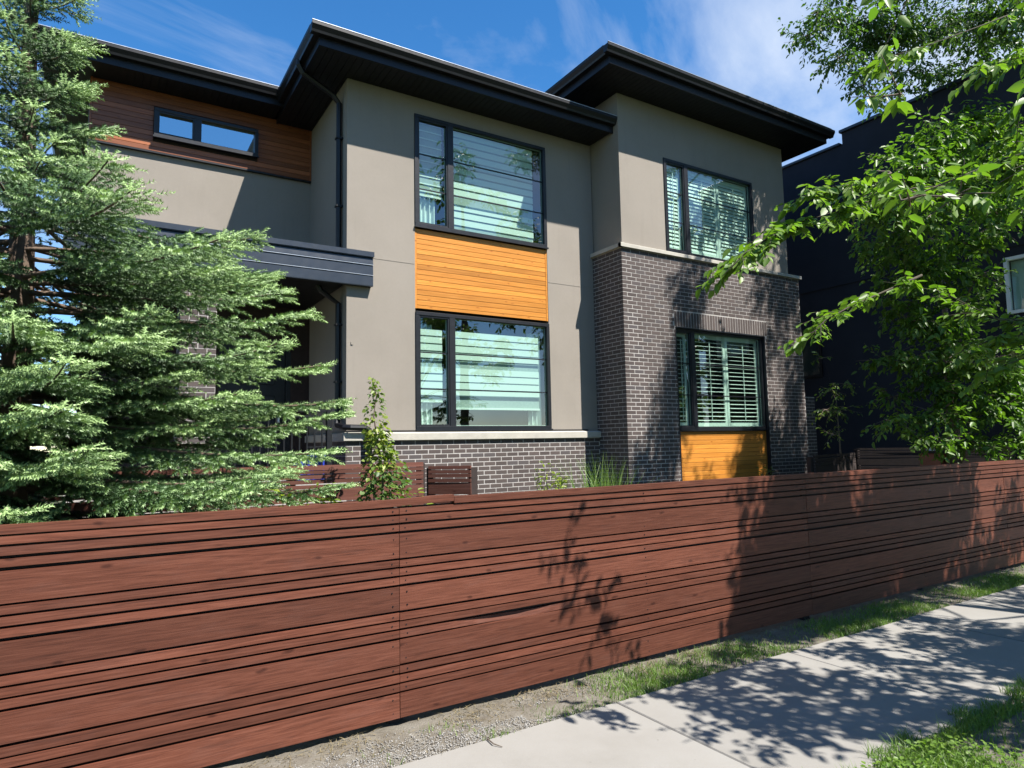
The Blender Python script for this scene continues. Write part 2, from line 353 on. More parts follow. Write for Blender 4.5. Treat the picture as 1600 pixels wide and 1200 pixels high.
# sidewalk of separate slabs
walk = MB().box(-4, 14, 1.86, 3.07, -.1, -.012).build('sidewalk', M['mortar']); walk['kind'] = 'structure'
x = 4.18-1.585*5
for i in range(12):
    s = MB().box(-.787, .787, -.615, .615, -.05, .002, .006).build('slab', M['concrete'])
    s.location = (x+.7925, 2.468, random.uniform(-.003, .004)); s.rotation_euler = (random.uniform(-.002, .002), random.uniform(-.002, .002), 0)
    attach(s, walk); x += 1.585

# ------------------------------------------------------------------ house
house = empty('house', (6, 9.5, 0), 'two storey taupe stucco house with dark brick, orange cedar panels and black overhanging eaves', 'house')
YC, YT, YW = 8.80, 8.08, 10.70
XL, XT, XR = 2.84, 7.215, 11.60
def wall_grid(x0, x1, z0, z1, y, holes, depth=.18, flip=False):
    """vertical wall in the plane Y=y with rectangular holes and reveals"""
    mb = MB(); xs = sorted({x0, x1, *[h[0] for h in holes], *[h[1] for h in holes]}); zs = sorted({z0, z1, *[h[2] for h in holes], *[h[3] for h in holes]})
    for a, b in zip(xs, xs[1:]):
        for c, d in zip(zs, zs[1:]):
            mx, mz = (a+b)/2, (c+d)/2
            if any(h[0] < mx < h[1] and h[2] < mz < h[3] for h in holes): continue
            mb.quad((a, y, c), (b, y, c), (b, y, d), (a, y, d))
    for h in holes:
        a, b, c, d = h
        mb.quad((a, y, c), (a, y, d), (a, y+depth, d), (a, y+depth, c)); mb.quad((b, y, c), (b, y+depth, c), (b, y+depth, d), (b, y, d))
        mb.quad((a, y, d), (b, y, d), (b, y+depth, d), (a, y+depth, d)); mb.quad((a, y, c), (a, y+depth, c), (b, y+depth, c), (b, y, c))
    return mb
WC_U = (3.86, 6.23, 4.725, 6.455); WC_L = (3.86, 6.23, 1.728, 3.455)
WT_U = (8.25, 10.60, 4.765, 6.455); WT_L = (8.36, 10.72, 1.685, 3.455)
WW = (.545, 1.99, 6.06, 6.50)
# centre block
mb = wall_grid(XL, XT, 1.70, 6.72, YC, [WC_U, WC_L, (3.86, 6.23, 3.455, 4.725)])
mb.quad((XL, YW+.2, 1.0), (XL, YC, 1.0), (XL, YC, 6.72), (XL, YW+.2, 6.72))
mb.build('stucco_wall', M['stucco'], house)
# tower stucco
mb = wall_grid(XT+.02, XR, 4.75, 7.37, YT, [WT_U])
mb.quad((XT+.02, YW, 4.75), (XT+.02, YT, 4.75), (XT+.02, YT, 7.37), (XT+.02, YW, 7.37)); mb.quad((XR, YT, 4.75), (XR, 17, 4.75), (XR, 17, 7.37), (XR, YT, 7.37))
mb.build('stucco_wall', M['stucco'], house)
# stucco strip of the return between brick return and centre wall (below the band)
# wing
mb = wall_grid(-.26, XL, 1.0, 6.80, YW, [WW, (1.55, 2.5, 1.05, 3.15), (-.22, XL, 5.86, 6.80)][:2])
mb.quad((-.26, 18, 0), (-.26, YW, 0), (-.26, YW, 6.80), (-.26, 18, 6.80)); mb.build('stucco_wall', M['stucco'], house)
# stucco control joints (thin grooves)
for (a, b, z, y) in ((XL, 3.86, 4.155, YC), (6.23, XT, 4.155, YC)):
    MB().box(a+.01, b-.01, y-.004, y+.003, z-.005, z+.005).build('control_joint', M['stucco'], house)

# --- brickwork
BH, BL, J = .0555, .1915, .0115; CH, CL = BH+J, BL+J
bricks = []     # (centre, length, height, axis)
def courses(x0, x1, z0, ztop, holes, axis='x', fixed=0., corner=False):
    z = ztop - J; i = 0
    while z - BH > z0:
        xx = x0 - (CL/2 if i % 2 else 0)
        while xx < x1 - .01:
            a, b = max(xx, x0), min(xx+BL, x1)
            segs = [(a, b)]
            for h in holes:
                if z-BH < h[3]-.005 and z > h[2]+.005:
                    ns = []
                    for (p, q) in segs:
                        if q <= h[0] or p >= h[1]: ns.append((p, q)); continue
                        if p < h[0]: ns.append((p, h[0]-.004))
                        if q > h[1]: ns.append((h[1]+.004, q))
                    segs = ns
            for (p, q) in segs:
                if q-p > .02: bricks.append((axis, (p+q)/2, z-BH/2, q-p, fixed))
            xx += CL
        z -= CH; i += 1
YBC = YC-.045                     # mortar plane of the low brick wall under the centre windows
YBT = YT-.03                      # mortar plane of the tower brick
XBT = XT-.02                      # mortar plane of the tower return
XBR = 11.87
courses(XL-.02, XBT, .55, 1.585, [], 'x', YBC)
courses(XBT, XBR, .35, 4.69, [(8.36, 10.72, .0, 3.455), (8.335, 10.795, 3.455, 3.738)], 'x', YBT)
courses(YBT, YC+.03, .35, 4.69, [], 'y', XBT)
courses(YC-.05, YW, .8, 1.585, [], 'y', XL-.02)
for k in range(36):               # soldier course over the brick window
    xx = 8.341 + k*.0683
    bricks.append(('s', xx+.029, 3.597, .0565, YBT))
# porch pier
courses(.79, 1.19, 1.0, 3.60, [], 'x', 8.72)
courses(8.72, 9.12, 1.0, 3.60, [], 'y', .79)
# pier beyond the tower
PX = (onY(1256, 650, 8.4).x, onY(1274, 650, 8.4).x)
courses(PX[0], PX[1], .6, 2.35, [], 'x', 8.4)
mwall = MB()
mwall.box(XL-.02, XBT+.05, YBC, YC+.01, .3, 1.585)
mwall.box(XBT, 8.36, YBT, YT+.2, .2, 4.69); mwall.box(10.72, XBR, YBT, YT+.2, .2, 4.69); mwall.box(8.36, 10.72, YBT, YT+.2, 3.455, 4.69)
mwall.box(XBT, XBT+.2, YT+.2, YC+.3, .2, 4.69); mwall.box(XBR-.1, XBR, YT+.2, 14, .2, 4.69)
mwall.box(XL-.02, XL+.1, YC+.01, YW, .3, 1.585)
mwall.box(8.36, 10.72, YT+.1, YT+.2, .2, 1.685)
mwall.box(.79, 1.19, 8.72, 9.12, .2, 3.64); mwall.box(PX[0], PX[1], 8.4, 8.7, .2, 2.36)
for xa_, xb_ in ((8.352, 8.374), (10.706, 10.728)): MB().box(xa_, xb_, YBT-.004, YT+.09, .3, 3.455).build('window_reveal', M['frame'], house)
MB().box(8.374, 10.706, YBT-.004, YT+.05, 3.44, 3.461).build('window_reveal', M['frame'], house)
bw = mwall.build('brick_wall', M['mortar'], house)
def brick_mesh(lx, lz):
    return MB().box(-lx/2, lx/2, -.0025, .02, -lz/2, lz/2, .003).mesh('brick')
def bsize(b):
    ax, u, z, l, f = b
    p = Vector((f, u, z)) if ax == 'y' else Vector((u, f, z))
    d = p-CAMP; s = l/max(d.dot(FW), .1)
    if ax == 'y': s *= .45 if f > 1 else 0
    if p.x < 2.6: s *= .2
    if ax != 'y' and p.x < 4.3 and p.z < 1.2: s *= .4      # behind the low fence
    q = d; px = 600-FPX*q.dot(UP)/q.dot(FW); xx = 800+FPX*q.dot(RT)/q.dot(FW)
    if px > 815-.065*xx: s = 0                                # hidden by the street fence
    return s
bricks.sort(key=bsize, reverse=True)
cache = {}
joined = MB(); tone = []
for i, (ax, u, z, l, f) in enumerate(bricks):
    jit = random.uniform(-.001, .001)
    lx, lz = (l, .0555*4-.002) if False else (l, BH)
    if ax == 's': lx, lz = .0565, .262
    if i < 300:
        k = (round(lx, 3), round(lz, 3))
        if k not in cache: cache[k] = brick_mesh(lx, lz)
        o = link('brick', cache[k], M['brick'])
        if ax == 'y': o.location = (f-jit, u, z); o.rotation_euler = (0, 0, -math.pi/2)
        else: o.location = (u, f+jit, z)
        attach(o, bw)
    else:
        n0 = len(joined.v)
        if ax == 'y': joined.box(f-.0025+jit, f+.02, u-lx/2, u+lx/2, z-lz/2, z+lz/2)
        else: joined.box(u-lx/2, u+lx/2, f-.0025+jit, f+.02, z-lz/2, z+lz/2)
        tone += [random.random()]*(len(joined.v)-n0)
jo = joined.build('bricks', M['brick'], bw); jo['kind'] = 'stuff'
at = jo.data.attributes.new('tone', 'FLOAT', 'POINT'); at.data.foreach_set('value', np.array(tone, np.float32))

# --- stone bands: moulded (sloped top)
def band(x0, x1, y, z0, z1, pr):
    return MB().extr([(y+.02, z0), (y-pr, z0), (y-pr, z1-.02), (y-pr+.01, z1-.012), (y+.02, z1)], x0, x1, 'x')
mb = band(XL-.06, XBT-.004, YBC, 1.585, 1.698, .045); mb.build('stone_band', M['stone'], house)
mb = band(XBT-.05, XBR+.05, YBT, 4.69, 4.765, .05); mb.build('stone_band', M['stone'], house)
MB().extr([(XBT+.03, 4.69), (XBT-.05, 4.69), (XBT-.05, 4.755), (XBT+.03, 4.765)], YBT-.045, YC, 'y').build('stone_band', M['stone'], house)
MB().extr([(XL, 1.585), (XL-.062, 1.585), (XL-.062, 1.685), (XL, 1.698)], YBC-.04, YW, 'y').build('stone_band', M['stone'], house)
MB().box(XL-.005, 6.98, YC-.02, YC+.001, 1.70, 1.722).build('flashing', M['black'], house)

# --- eaves, gutters, roofs
def eave(xa, xb, yf, yb, zs, ztop, gx0=True, gx1=True, name='eave'):
    """flat soffit from xa..xb, yf..yb; fascia and gutter on the front and open sides"""
    r = MB(); sl = .30
    xm = (xa+xb)/2; h = (min(xb-xa, yb-yf)/2)*sl; zt = ztop+.01; d = min(xb-xa, yb-yf)/2
    A, B, C, Dd = (xa, yf, zt), (xb, yf, zt), (xb, yb, zt), (xa, yb, zt)
    if xb-xa > yb-yf: P, Q = (xa+d, (yf+yb)/2, zt+h), (xb-d, (yf+yb)/2, zt+h); r.quad(A, B, Q, P); r.quad(C, Dd, P, Q); r.add([A, P, Dd], [(0, 1, 2)]); r.add([B, C, Q], [(0, 1, 2)])
    else: P, Q = (xm, yf+d, zt+h), (xm, yb-d, zt+h); r.quad(Dd, A, P, Q); r.quad(B, C, Q, P); r.add([A, B, P], [(0, 1, 2)]); r.add([C, Dd, Q], [(0, 1, 2)])
    roof = r.build('roof', M['shingle'], house)
    f = MB().box(xa, xb, yf, yf+.03, zs-.012, ztop)
    if gx0: f.box(xa, xa+.03, yf+.03, yb, zs-.012, ztop)
    if gx1: f.box(xb-.03, xb, yf+.03, yb, zs-.012, ztop)
    f.build('fascia', M['gutter'], roof)
    # ribbed soffit panels
    so = MB(); x = xa+.03
    while x < xb-.03:
        x2 = min(x+.1, xb-.03); so.box(x+.003, x2-.003, yf+.03, yb, zs, zs+.02); x += .1
    so.box(xa+.03, xb-.03, yf+.03, yb, zs+.012, zs+.03)
    so.build('soffit', M['soffit'], roof)
    # K-style gutter
    gb = ztop-.125
    prof = lambda o, s: [(o, gb), (o-s*.075, gb), (o-s*.085, gb+.03), (o-s*.118, gb+.085), (o-s*.118, ztop+.004), (o-s*.105, ztop+.004), (o-s*.105, ztop-.01), (o, ztop-.01)]
    gl = MB().extr(prof(yf, 1), xa-(.118 if gx0 else 0), xb+(.118 if gx1 else 0), 'x')
    if gx0: gl.extr(prof(xa, 1), yf, yb, 'y')
    if gx1: gl.extr(prof(xb, -1), yf, yb, 'y')
    gl.build('gutter', M['gutter'], roof)
    d_ = MB().box(xa-(.12 if gx0 else 0), xb, yf-.122, yf-.100, ztop+.004, ztop+.011)
    d_.build('gutter_lip', M['drip'], roof)  # thin metal lip, its edge glint put into the pale colour
    return roof
eave(2.27, XT+.02, 8.20, 16, 6.715, 6.945, True, False)
eave(6.54, 12.16, 7.44, 16, 7.365, 7.600, True, True)
rw = eave(-.75, 2.27, 10.16, 18, 6.775, 7.00, True, False)
MB().box(1.95, 2.12, 10.6, 10.8, 7.05, 7.22, .01).build('vent', M['canopy'], rw)
# valley rubble: small flashing pan at the end of the centre gutter
MB().box(XT-.55, XT+.02, 8.30, 8.45, 6.955, 7.04, .01).build('flashing', M['gutter'], house)

# --- cedar siding
def siding(x0, x1, z0, z1, y, m, pitch=.0765, holes=[], trim=.03, top=.0):
    bk = MB().box(x0, x1, y+.012, y+.04, z0, z1).build('siding_panel', M['post'], house)
    tm = MB().box(x0, x0+trim, y-.012, y+.012, z0, z1).box(x1-trim, x1, y-.012, y+.012, z0, z1)
    tm.build('trim', m, bk)
    z = z1-.004; cache = {}
    while z > z0+.01:
        zb = max(z-pitch+.0045, z0+.002); segs = [(x0+trim+.002, x1-trim-.002)]
        for h in holes:
            if zb < h[3] and z > h[2]:
                segs = [s for a, b in segs for s in ((a, min(b, h[0]-.003)), (max(a, h[1]+.003), b)) if s[1]-s[0] > .02]
        for a, b in segs:
            l, hh = b-a, z-zb; k = (round(l, 3), round(hh, 4))
            if k not in cache: cache[k] = MB().box(-l/2, l/2, -.008, .011, -hh/2, hh/2, .0025).mesh('board')
            o = link('board', cache[k], m); o.location = ((a+b)/2, y+random.uniform(-.001, .001), (z+zb)/2); attach(o, bk)
        z -= pitch
siding(3.862, 6.228, 3.50, 4.70, YC+.02, M['cedar'])
siding(8.362, 10.718, .45, 1.66, YT+.05, M['cedar'])
siding(-.25, XL-.005, 5.86, 6.775, YW-.045, M['cedar_shaded'], .0765, [WW], .025)
MB().box(-.25, XL-.005, YW-.058, YW-.002, 5.835, 5.858).build('flashing', M['black'], house)

# --- windows
def window(W, y, split, label=None, fr=.055, room=1.6, glass='glass', bars=2, depth=.0, proud=.02):
    x0, x1, z0, z1 = W; y0, y1 = y-proud, y+.07
    f = MB()
    f.box(x0, x1, y0, y1, z1-fr, z1, .004).box(x0, x1, y0, y1, z0, z0+fr, .004)
    f.box(x0, x0+fr, y0+.001, y1, z0+fr, z1-fr).box(x1-fr, x1, y0+.001, y1, z0+fr, z1-fr)
    f.box(split-.05, split+.045, y0+.001, y1, z0+fr, z1-fr)
    # casement sash on the left light
    a, b = x0+fr, split-.05; s = .022
    f.box(a, b, y0+.012, y1, z1-fr-s, z1-fr).box(a, b, y0+.012, y1, z0+fr, z0+fr+s).box(a, a+s, y0+.012, y1, z0+fr+s, z1-fr-s).box(b-s, b, y0+.012, y1, z0+fr+s, z1-fr-s)
    # sill nose
    f.box(x0-.01, x1+.01, y0-.02, y0+.01, z0-.018, z0+.006)
    f = f.build('window', M['frame'], house)
    lights = [(a+s, b-s), (split+.045, x1-fr)]
    for (p, q) in lights:
        MB().quad((p-.004, y+.03, z0+fr-.004), (q+.004, y+.03, z0+fr-.004), (q+.004, y+.03, z1-fr+.004), (p-.004, y+.03, z1-fr+.004)).build('pane', M[glass], f)
        for k in range(bars):
            z = z0+fr+(z1-z0-2*fr)*(k+1)/(bars+1)
            MB().box(p, q, y+.022, y+.038, z-.009, z+.009).build('glazing_bar', M['frame'], f)
        # glazing bead / spacer
        g_ = MB().box(p, q, y+.036, y+.05, z0+fr, z0+fr+.012).box(p, q, y+.036, y+.05, z1-fr-.012, z1-fr).box(p, p+.012, y+.036, y+.05, z0+fr+.012, z1-fr-.012).box(q-.012, q, y+.036, y+.05, z0+fr+.012, z1-fr-.012)
        g_.build('spacer', M['sheer'], f)
    # closed room behind
    ya, yb = y+.175, y+room; e = .12
    r = MB(); X0, X1, Z0, Z1 = x0-.5, x1+.5, z0-.5, z1+.35
    r.quad((X0, yb, Z0), (X1, yb, Z0), (X1, yb, Z1), (X0, yb, Z1)); r.quad((X0, ya, Z0), (X0, yb, Z0), (X0, yb, Z1), (X0, ya, Z1)); r.quad((X1, ya, Z0), (X1, yb, Z0), (X1, yb, Z1), (X1, ya, Z1))
    r.quad((X0, ya, Z0), (X1, ya, Z0), (X1, yb, Z0), (X0, yb, Z0)); r.quad((X0, ya, Z1), (X1, ya, Z1), (X1, yb, Z1), (X0, yb, Z1))
    # inner wall face around the opening
    for q in (((X0, Z0), (x0, Z1)), ((x1, Z0), (X1, Z1)), ((x0, Z0), (x1, z0)), ((x0, z1), (x1, Z1))):
        (a_, c_), (b_, d_) = q; r.quad((a_, ya, c_), (b_, ya, c_), (b_, ya, d_), (a_, ya, d_))
    r.build('room', M['interior'], f)
    return f, lights
def zebra(win, p, q, y, zt, zb, pitch=.118, op=.085, gaps=()):
    """zebra roller shade: opaque bands with sheer between"""
    MB().box(p, q, y+.016, y+.018, zb, zt).build('sheer', M['sheer'], win)
    me = {}
    z = zt; i = 0
    while z-op > zb-.02:
        if i not in gaps:
            k = round(op, 3)
            if k not in me: me[k] = MB().box(-(q-p)/2, (q-p)/2, 0, .004, -op/2, op/2).mesh('band')
            o = link('band', me[k], M['blind']); o.location = ((p+q)/2, y+random.uniform(0, .004), z-op/2); attach(o, win)
        z -= pitch; i += 1
    MB().box(p, q, y-.006, y+.012, zb-.03, zb, .003).build('bottom_rail', M['blind'], win)
def curtain(win, p, q, y, zt, zb, n=9):
    m = MB(); k = n*6; pts = []
    for i in range(k+1):
        u = i/k; pts.append((p+(q-p)*u, y+.028*math.sin(u*n*2*math.pi)+.008*math.sin(u*17)))
    for (a, b), (c, d) in zip(pts, pts[1:]): m.quad((a, b, zb), (c, d, zb), (c, d, zt), (a, b, zt))
    m.build('curtain', M['curtain'], win, True)
def shutter(win, p, q, y, z0, z1, lv=.062, tilt=35, n=None):
    st = .06
    m = MB().box(p, p+st, y, y+.028, z0, z1, .003).box(q-st, q, y, y+.028, z0, z1, .003).box(p+st, q-st, y, y+.028, z0, z0+.075, .003).box(p+st, q-st, y, y+.028, z1-.075, z1, .003)
    m.build('shutter', M['louver'], win)
    z = z0+.075+lv*.5; l = q-p-2*st-.004
    me = MB().box(-l/2, l/2, -.038, .038, -.0045, .0045, .003).mesh('louver')
    while z < z1-.075-lv*.3:
        o = link('louver', me, M['louver']); o.location = ((p+q)/2, y+.014, z); o.rotation_euler = (math.radians(tilt+random.uniform(-2, 2)), 0, 0); attach(o, win); z += lv
    MB().box((p+q)/2-.006, (p+q)/2+.006, y-.036, y-.026, z0+.12, z1-.12).build('tilt_rod', M['louver'], win)

w1, l1 = window(WC_U, YC, 4.455)
zebra(w1, l1[1][0]+.02, l1[1][1]-.14, YC+.10, 6.40, 4.80, .118, .090, (9,))
curtain(w1, l1[0][0]+.02, l1[0][0]+.32, YC+.16, 5.25, 4.7, 4)
zebra(w1, l1[0][0]+.02, l1[0][1]-.02, YC+.10, 6.40, 5.27, .118, .02)
w2, l2 = window(WC_L, YC, 4.455)
zebra(w2, l2[1][0]+.01, l2[1][1]-.10, YC+.09, 3.22, 2.06, .112, .094, (4, 9))
zebra(w2, l2[0][0]+.01, l2[0][1]-.05, YC+.09, 3.22, 2.16, .112, .090, (4,))
curtain(w2, l2[1][1]-.27, l2[1][1]-.02, YC+.17, 3.3, 1.75, 3)
curtain(w2, l2[0][0]+.02, l2[0][0]+.26, YC+.17, 3.3, 1.75, 3)
w3, l3 = window(WT_U, YT, 8.795)
mid = (l3[1][0]+l3[1][1])/2
shutter(w3, l3[0][0]+.0, l3[0][1]-.0, YT+.085, WT_U[2]+.06, WT_U[3]-.06, .068, 70)
shutter(w3, l3[1][0], mid-.004, YT+.085, WT_U[2]+.06, WT_U[3]-.06, .068, 70); shutter(w3, mid+.004, l3[1][1], YT+.085, WT_U[2]+.06, WT_U[3]-.06, .068, 70)
w4, l4 = window(WT_L, YT+.04, 8.83)
mid = (l4[1][0]+l4[1][1])/2
shutter(w4, l4[0][0], l4[0][1], YT+.125, WT_L[2]+.06, WT_L[3]-.06, .074, 12)
shutter(w4, l4[1][0], mid-.004, YT+.125, WT_L[2]+.06, WT_L[3]-.06, .074, 12); shutter(w4, mid+.004, l4[1][1], YT+.125, WT_L[2]+.06, WT_L[3]-.06, .074, 12)
w5, l5 = window(WW, YW-.10, 1.13, bars=0, fr=.05, glass='glass_clear', proud=.035)

# --- entrance canopy
mb = MB(); yc = 8.70; x1c = 3.185
P = [(3.720, 3.872, 0), (3.876, 4.020, .010), (4.024, 4.122, .020)]
for z0, z1, dy in P:
    # each panel leans back slightly so its top edge catches the light
    mb.extr([(yc+.05, z0), (yc+.002, z0), (yc, z0+.012), (yc+dy*.3, z1-.012), (yc+.012, z1), (yc+.05, z1)], -.4, x1c-.004*dy, 'x')
can = mb.build('canopy', M['canopy'], house)
MB().box(-.4, 2.80, yc+.05, YW, 3.726, 4.13).box(2.80, x1c, yc+.05, YC, 3.726, 4.125).build('canopy_core', M['soffit'], can)
MB().box(-.42, x1c+.01, yc-.022, YC-.003, 4.135, 4.205).box(-.42, 2.80, YC-.003, YW, 4.135, 4.16).build('cap_flashing', M['canopy'], can)
for z in (3.874, 4.022, 4.1285): MB().box(-.4, x1c, yc-.008, yc+.03, z-.003, z+.004).build('highlight_strip', M['drip'] if z < 4.1 else M['canopy'], can)  # pale strips paint the highlights along the panel grooves; topmost is plain
# porch
MB().box(-.25, 1.5, YW-.03, YW-.004, 1.06, 3.72).box(2.55, XL-.004, YW-.03, YW-.004, 1.06, 3.72).box(1.5, 2.55, YW-.03, YW-.004, 3.2, 3.72).build('porch_shade_panel', M['post'], house)  # dark panels added so the recess reads as deep canopy shade
MB().box(-.3, XL-.03, 8.68, YW, .2, 1.06).build('porch_floor', M['mortar'], house)
d = MB().box(1.57, 2.48, YW+.06, YW+.1, 1.06, 3.13).build('door', M['black'], house)
for k in range(3): MB().box(1.72, 2.33, YW+.045, YW+.062, 1.25+k*.62, 1.25+k*.62+.45, .01).build('panel', M['frame'], d)
MB().box(2.37, 2.40, YW, YW+.06, 1.9, 2.2, .005).build('handle', M['drip'], d)
MB().box(1.5, 1.57, YW-.02, YW+.1, 1.06, 3.2).box(2.48, 2.55, YW-.02, YW+.1, 1.06, 3.2).box(1.57, 2.48, YW-.02, YW+.1, 3.13, 3.2).build('frame', M['black'], d)
rl = MB().box(1.19, 2.56, 8.735, 8.785, 1.965, 2.01, .004).build('railing', M['black'], house)
for za, zb_ in ((1.90, 1.925), (1.13, 1.155)): MB().box(1.19, 2.56, 8.75, 8.775, za, zb_).build('rail', M['black'], rl)
MB().box(2.56, 2.63, 8.725, 8.795, 1.06, 2.02, .004).build('post', M['black'], rl)
for k in range(14): MB().box(1.235+k*.097, 1.252+k*.097, 8.754, 8.771, 1.155, 1.90).build('baluster', M['black'], rl)
# downspouts
def spout(pts, r=.04): return MB().tube(pts, r, 8)
xd, yd = XL-.05, 9.02
spout([(2.20, 8.95, 6.86), (2.20, 8.95, 6.80), (2.26, 8.96, 6.70), (2.70, 9.01, 6.52), (xd, yd, 6.42), (xd, yd, 4.20)]).build('downspout', M['black'], house)
spout([(2.50, 9.0, 3.73), (2.54, 9.0, 3.66), (xd, yd, 3.50), (xd, yd, 1.92), (xd-.02, yd-.06, 1.80), (xd-.0, 8.70, 1.765), (xd+.06, 8.66, 1.762), (3.06, 8.66, 1.757), (3.11, 8.66, 1.73), (3.115, 8.66, 1.64), (3.115, 8.66, .3)]).build('downspout', M['black'], house)
for z in (5.9, 4.9, 3.2, 2.4): MB().box(xd-.045, XL, yd-.05, yd+.05, z-.012, z+.012).build('pipe_strap', M['black'], house)
# hose bib / vent plates on stucco
MB().box(2.9, 2.93, YC-.012, YC, 2.9, 2.94).build('wall_plate', M['stucco'], house)

# blue box on the porch behind the railing
bb = empty('recycling_box', (2.43, 9.1, 1.06), 'bright blue plastic box on the porch behind the black railing', 'box')
MB().box(2.25, 2.6, 8.95, 9.25, 1.06, 1.40, .02).build('tub', M['blue'], bb)
for k in range(5): MB().box(2.27+k*.075, 2.29+k*.075, 8.94, 8.952, 1.09, 1.34).build('rib', M['blue'], bb)
MB().box(2.235, 2.615, 8.935, 9.265, 1.36, 1.40, .006).build('rim', M['blue'], bb)

# ------------------------------------------------------------------ street fence
YF = 3.517
fence = empty('slatted_fence', (4, YF, 0), 'reddish brown horizontal slat fence along the concrete sidewalk', 'fence')
LEV = [(1.120, 1.157), (1.073, 1.112), (1.027, 1.064), (.879, 1.015), (.833, .871), (.786, .825), (.738, .778), (.595, .726), (.546, .586), (.499, .539), (.452, .491), (.311, .442), (.264, .303), (.216, .256), (.168, .208), (.030, .160)]
JX = [-2.22, 1.44, 5.12, 8.78, 12.44]
TH = .036
def bent_board(L, h, th, sag, nseg=24):
    mb = MB(); vs = []
    for i in range(nseg+1):
        x = -L/2+L*i/nseg; dy, dz, tw = sag(x)
        for (yy, zz) in ((0, -h/2), (0, h/2), (th, h/2), (th, -h/2)): vs.append((x, yy+dy+tw*zz, zz+dz))
    fs = [(0, 1, 2, 3), tuple(4*nseg+k for k in (3, 2, 1, 0))]
    for i in range(nseg):
        for k in range(4): k2 = (k+1) % 4; fs.append((4*i+k, 4*(i+1)+k, 4*(i+1)+k2, 4*i+k2))
    return mb.add(vs, fs)
for pi in range(4):
    a, b = JX[pi]+.0015, JX[pi+1]-.0015; Lb = b-a
    MB().box(a+.01, b-.01, YF+TH+.012, YF+TH+.024, .05, 1.16).build('backing_board', M['post'], fence)
    for li, (z0, z1) in enumerate(LEV):
        z0 += .0018; z1 -= .0018; h = z1-z0; ph = random.uniform(0, 6); am = random.uniform(.0004, .0016)
        if li == 10 and pi == 1:       # the slat that has sprung back in the middle
            c0 = 2.15-(a+b)/2
            sag = lambda x, c0=c0: (.030*math.exp(-((x-c0)/.33)**2), -.012*math.exp(-((x-c0-.1)/.33)**2), .35*math.exp(-((x-c0)/.4)**2))
        else:
            sag = lambda x, ph=ph, am=am: (.0015*math.sin(x*1.3+ph), am*math.sin(x*1.1+ph), .03*math.sin(x*.9+ph*2))
        o = bent_board(Lb, h, TH, sag).build('slat', M['fence'])
        o.location = ((a+b)/2, YF+random.uniform(-.0015, .0015), (z0+z1)/2+random.uniform(-.0008, .0008)); o.rotation_euler = (0, random.uniform(-.0003, .0003), 0); attach(o, fence)
# cap rail, joints offset from the panels
CX = [-1.9, 1.78, 5.45, 9.1, 12.44]
for pi in range(4):
    a, b = CX[pi]+.001, CX[pi+1]-.001
    if pi == 0: sag = lambda x: (0, .012*math.exp(-((x-1.83)/.28)**2), 0)
    else: sag = lambda x: (0, .001*math.sin(x*1.4), 0)
    o = bent_board(b-a, .037, .055, sag, 30).build('cap_rail', M['fence']); o.location = ((a+b)/2, YF-.006, 1.182); attach(o, fence)
for xp in [-2.22, -.39, 1.44, 3.27, 5.12, 6.95, 8.78, 10.6, 12.4]:
    MB().box(xp-.045, xp+.045, YF+TH+.026, YF+TH+.116, -.1, 1.15, .004).build('post', M['post'], fence)

sc = MB()
for xp in [-.39, 1.40, 1.48, 3.27, 5.08, 5.16, 6.95, 8.74, 8.82, 10.6]:
    for (z0, z1) in LEV:
        for zz in ([(z0+z1)/2] if z1-z0 < .06 else [z0+.03, z1-.03]):
            sc.tube([(xp+random.uniform(-.008, .008), YF-.0012, zz), (xp, YF+.01, zz)], .0042, 6)
sc = sc.build('screws', M['black'], fence); sc['kind'] = 'stuff'

# ------------------------------------------------------------------ low garden fences behind
def low_fence(name, label, p0, p1, top, levels, m, cap=True, group=None):
    p0, p1 = Vector(p0), Vector(p1); L_ = (p1-p0).length; ang = math.atan2(p1.y-p0.y, p1.x-p0.x)
    e = empty(name, (p0+p1)/2, label, 'fence', group)
    z = top
    for i, h in enumerate(levels):
        am, ph = random.uniform(.001, .005), random.uniform(0, 6)
        o = bent_board(L_, h, .034, lambda x: (.003*math.sin(x*2+ph), am*math.sin(x*1.7+ph), 0), 14).build('slat', m)
        o.location = ((p0.x+p1.x)/2, (p0.y+p1.y)/2, z-h/2); o.rotation_euler = (0, random.uniform(-.002, .002), ang); attach(o, e)
        z -= h+random.uniform(.007, .013)
    n = max(1, int(L_/1.2))
    for k in range(n+1):
        q = p0+(p1-p0)*k/n; nrm = Vector((-math.sin(ang), math.cos(ang), 0)); q = q+nrm*.08
        MB().box(q.x-.04, q.x+.04, q.y-.035, q.y+.035, 0, top-.02).build('post', M['post'], e)
    return e
low_fence('garden_fence', 'low weathered slat fence below the porch, facing the street', (-1.2, 7.0, 0), (3.16, 7.0, 0), 1.318, [.05, .035, .037, .04, .038, .13, .038, .04, .038, .13, .038, .04], M['fence2'])
low_fence('garden_fence', 'short slat fence return beside the leafy vine, ending against the brick', (3.22, 7.0, 0), tuple(onY(735, 737, 6.62)[:2])+(0,), 1.262, [.035, .036, .037, .036, .13, .036, .036, .036, .13, .04, .04], M['fence2'])
low_fence('garden_fence', 'dark shaded slat fence between the brick tower and the leafy tree', (12.1, 7.2, 0), (13.4, 5.2, 0), 1.30, [.04, .036, .037, .036, .13, .036, .036, .036, .13, .04, .04], M['post'])  # slats take the dark post colour to stand for shade
low_fence('garden_fence', 'dark slat fence close beside the brick tower corner in shade', (9.9, 6.6, 0), (12.05, 7.2, 0), 1.22, [.04, .036, .037, .036, .13, .036, .036, .036, .13, .04, .04], M['post'])  # shade put into the slats by the dark post colour

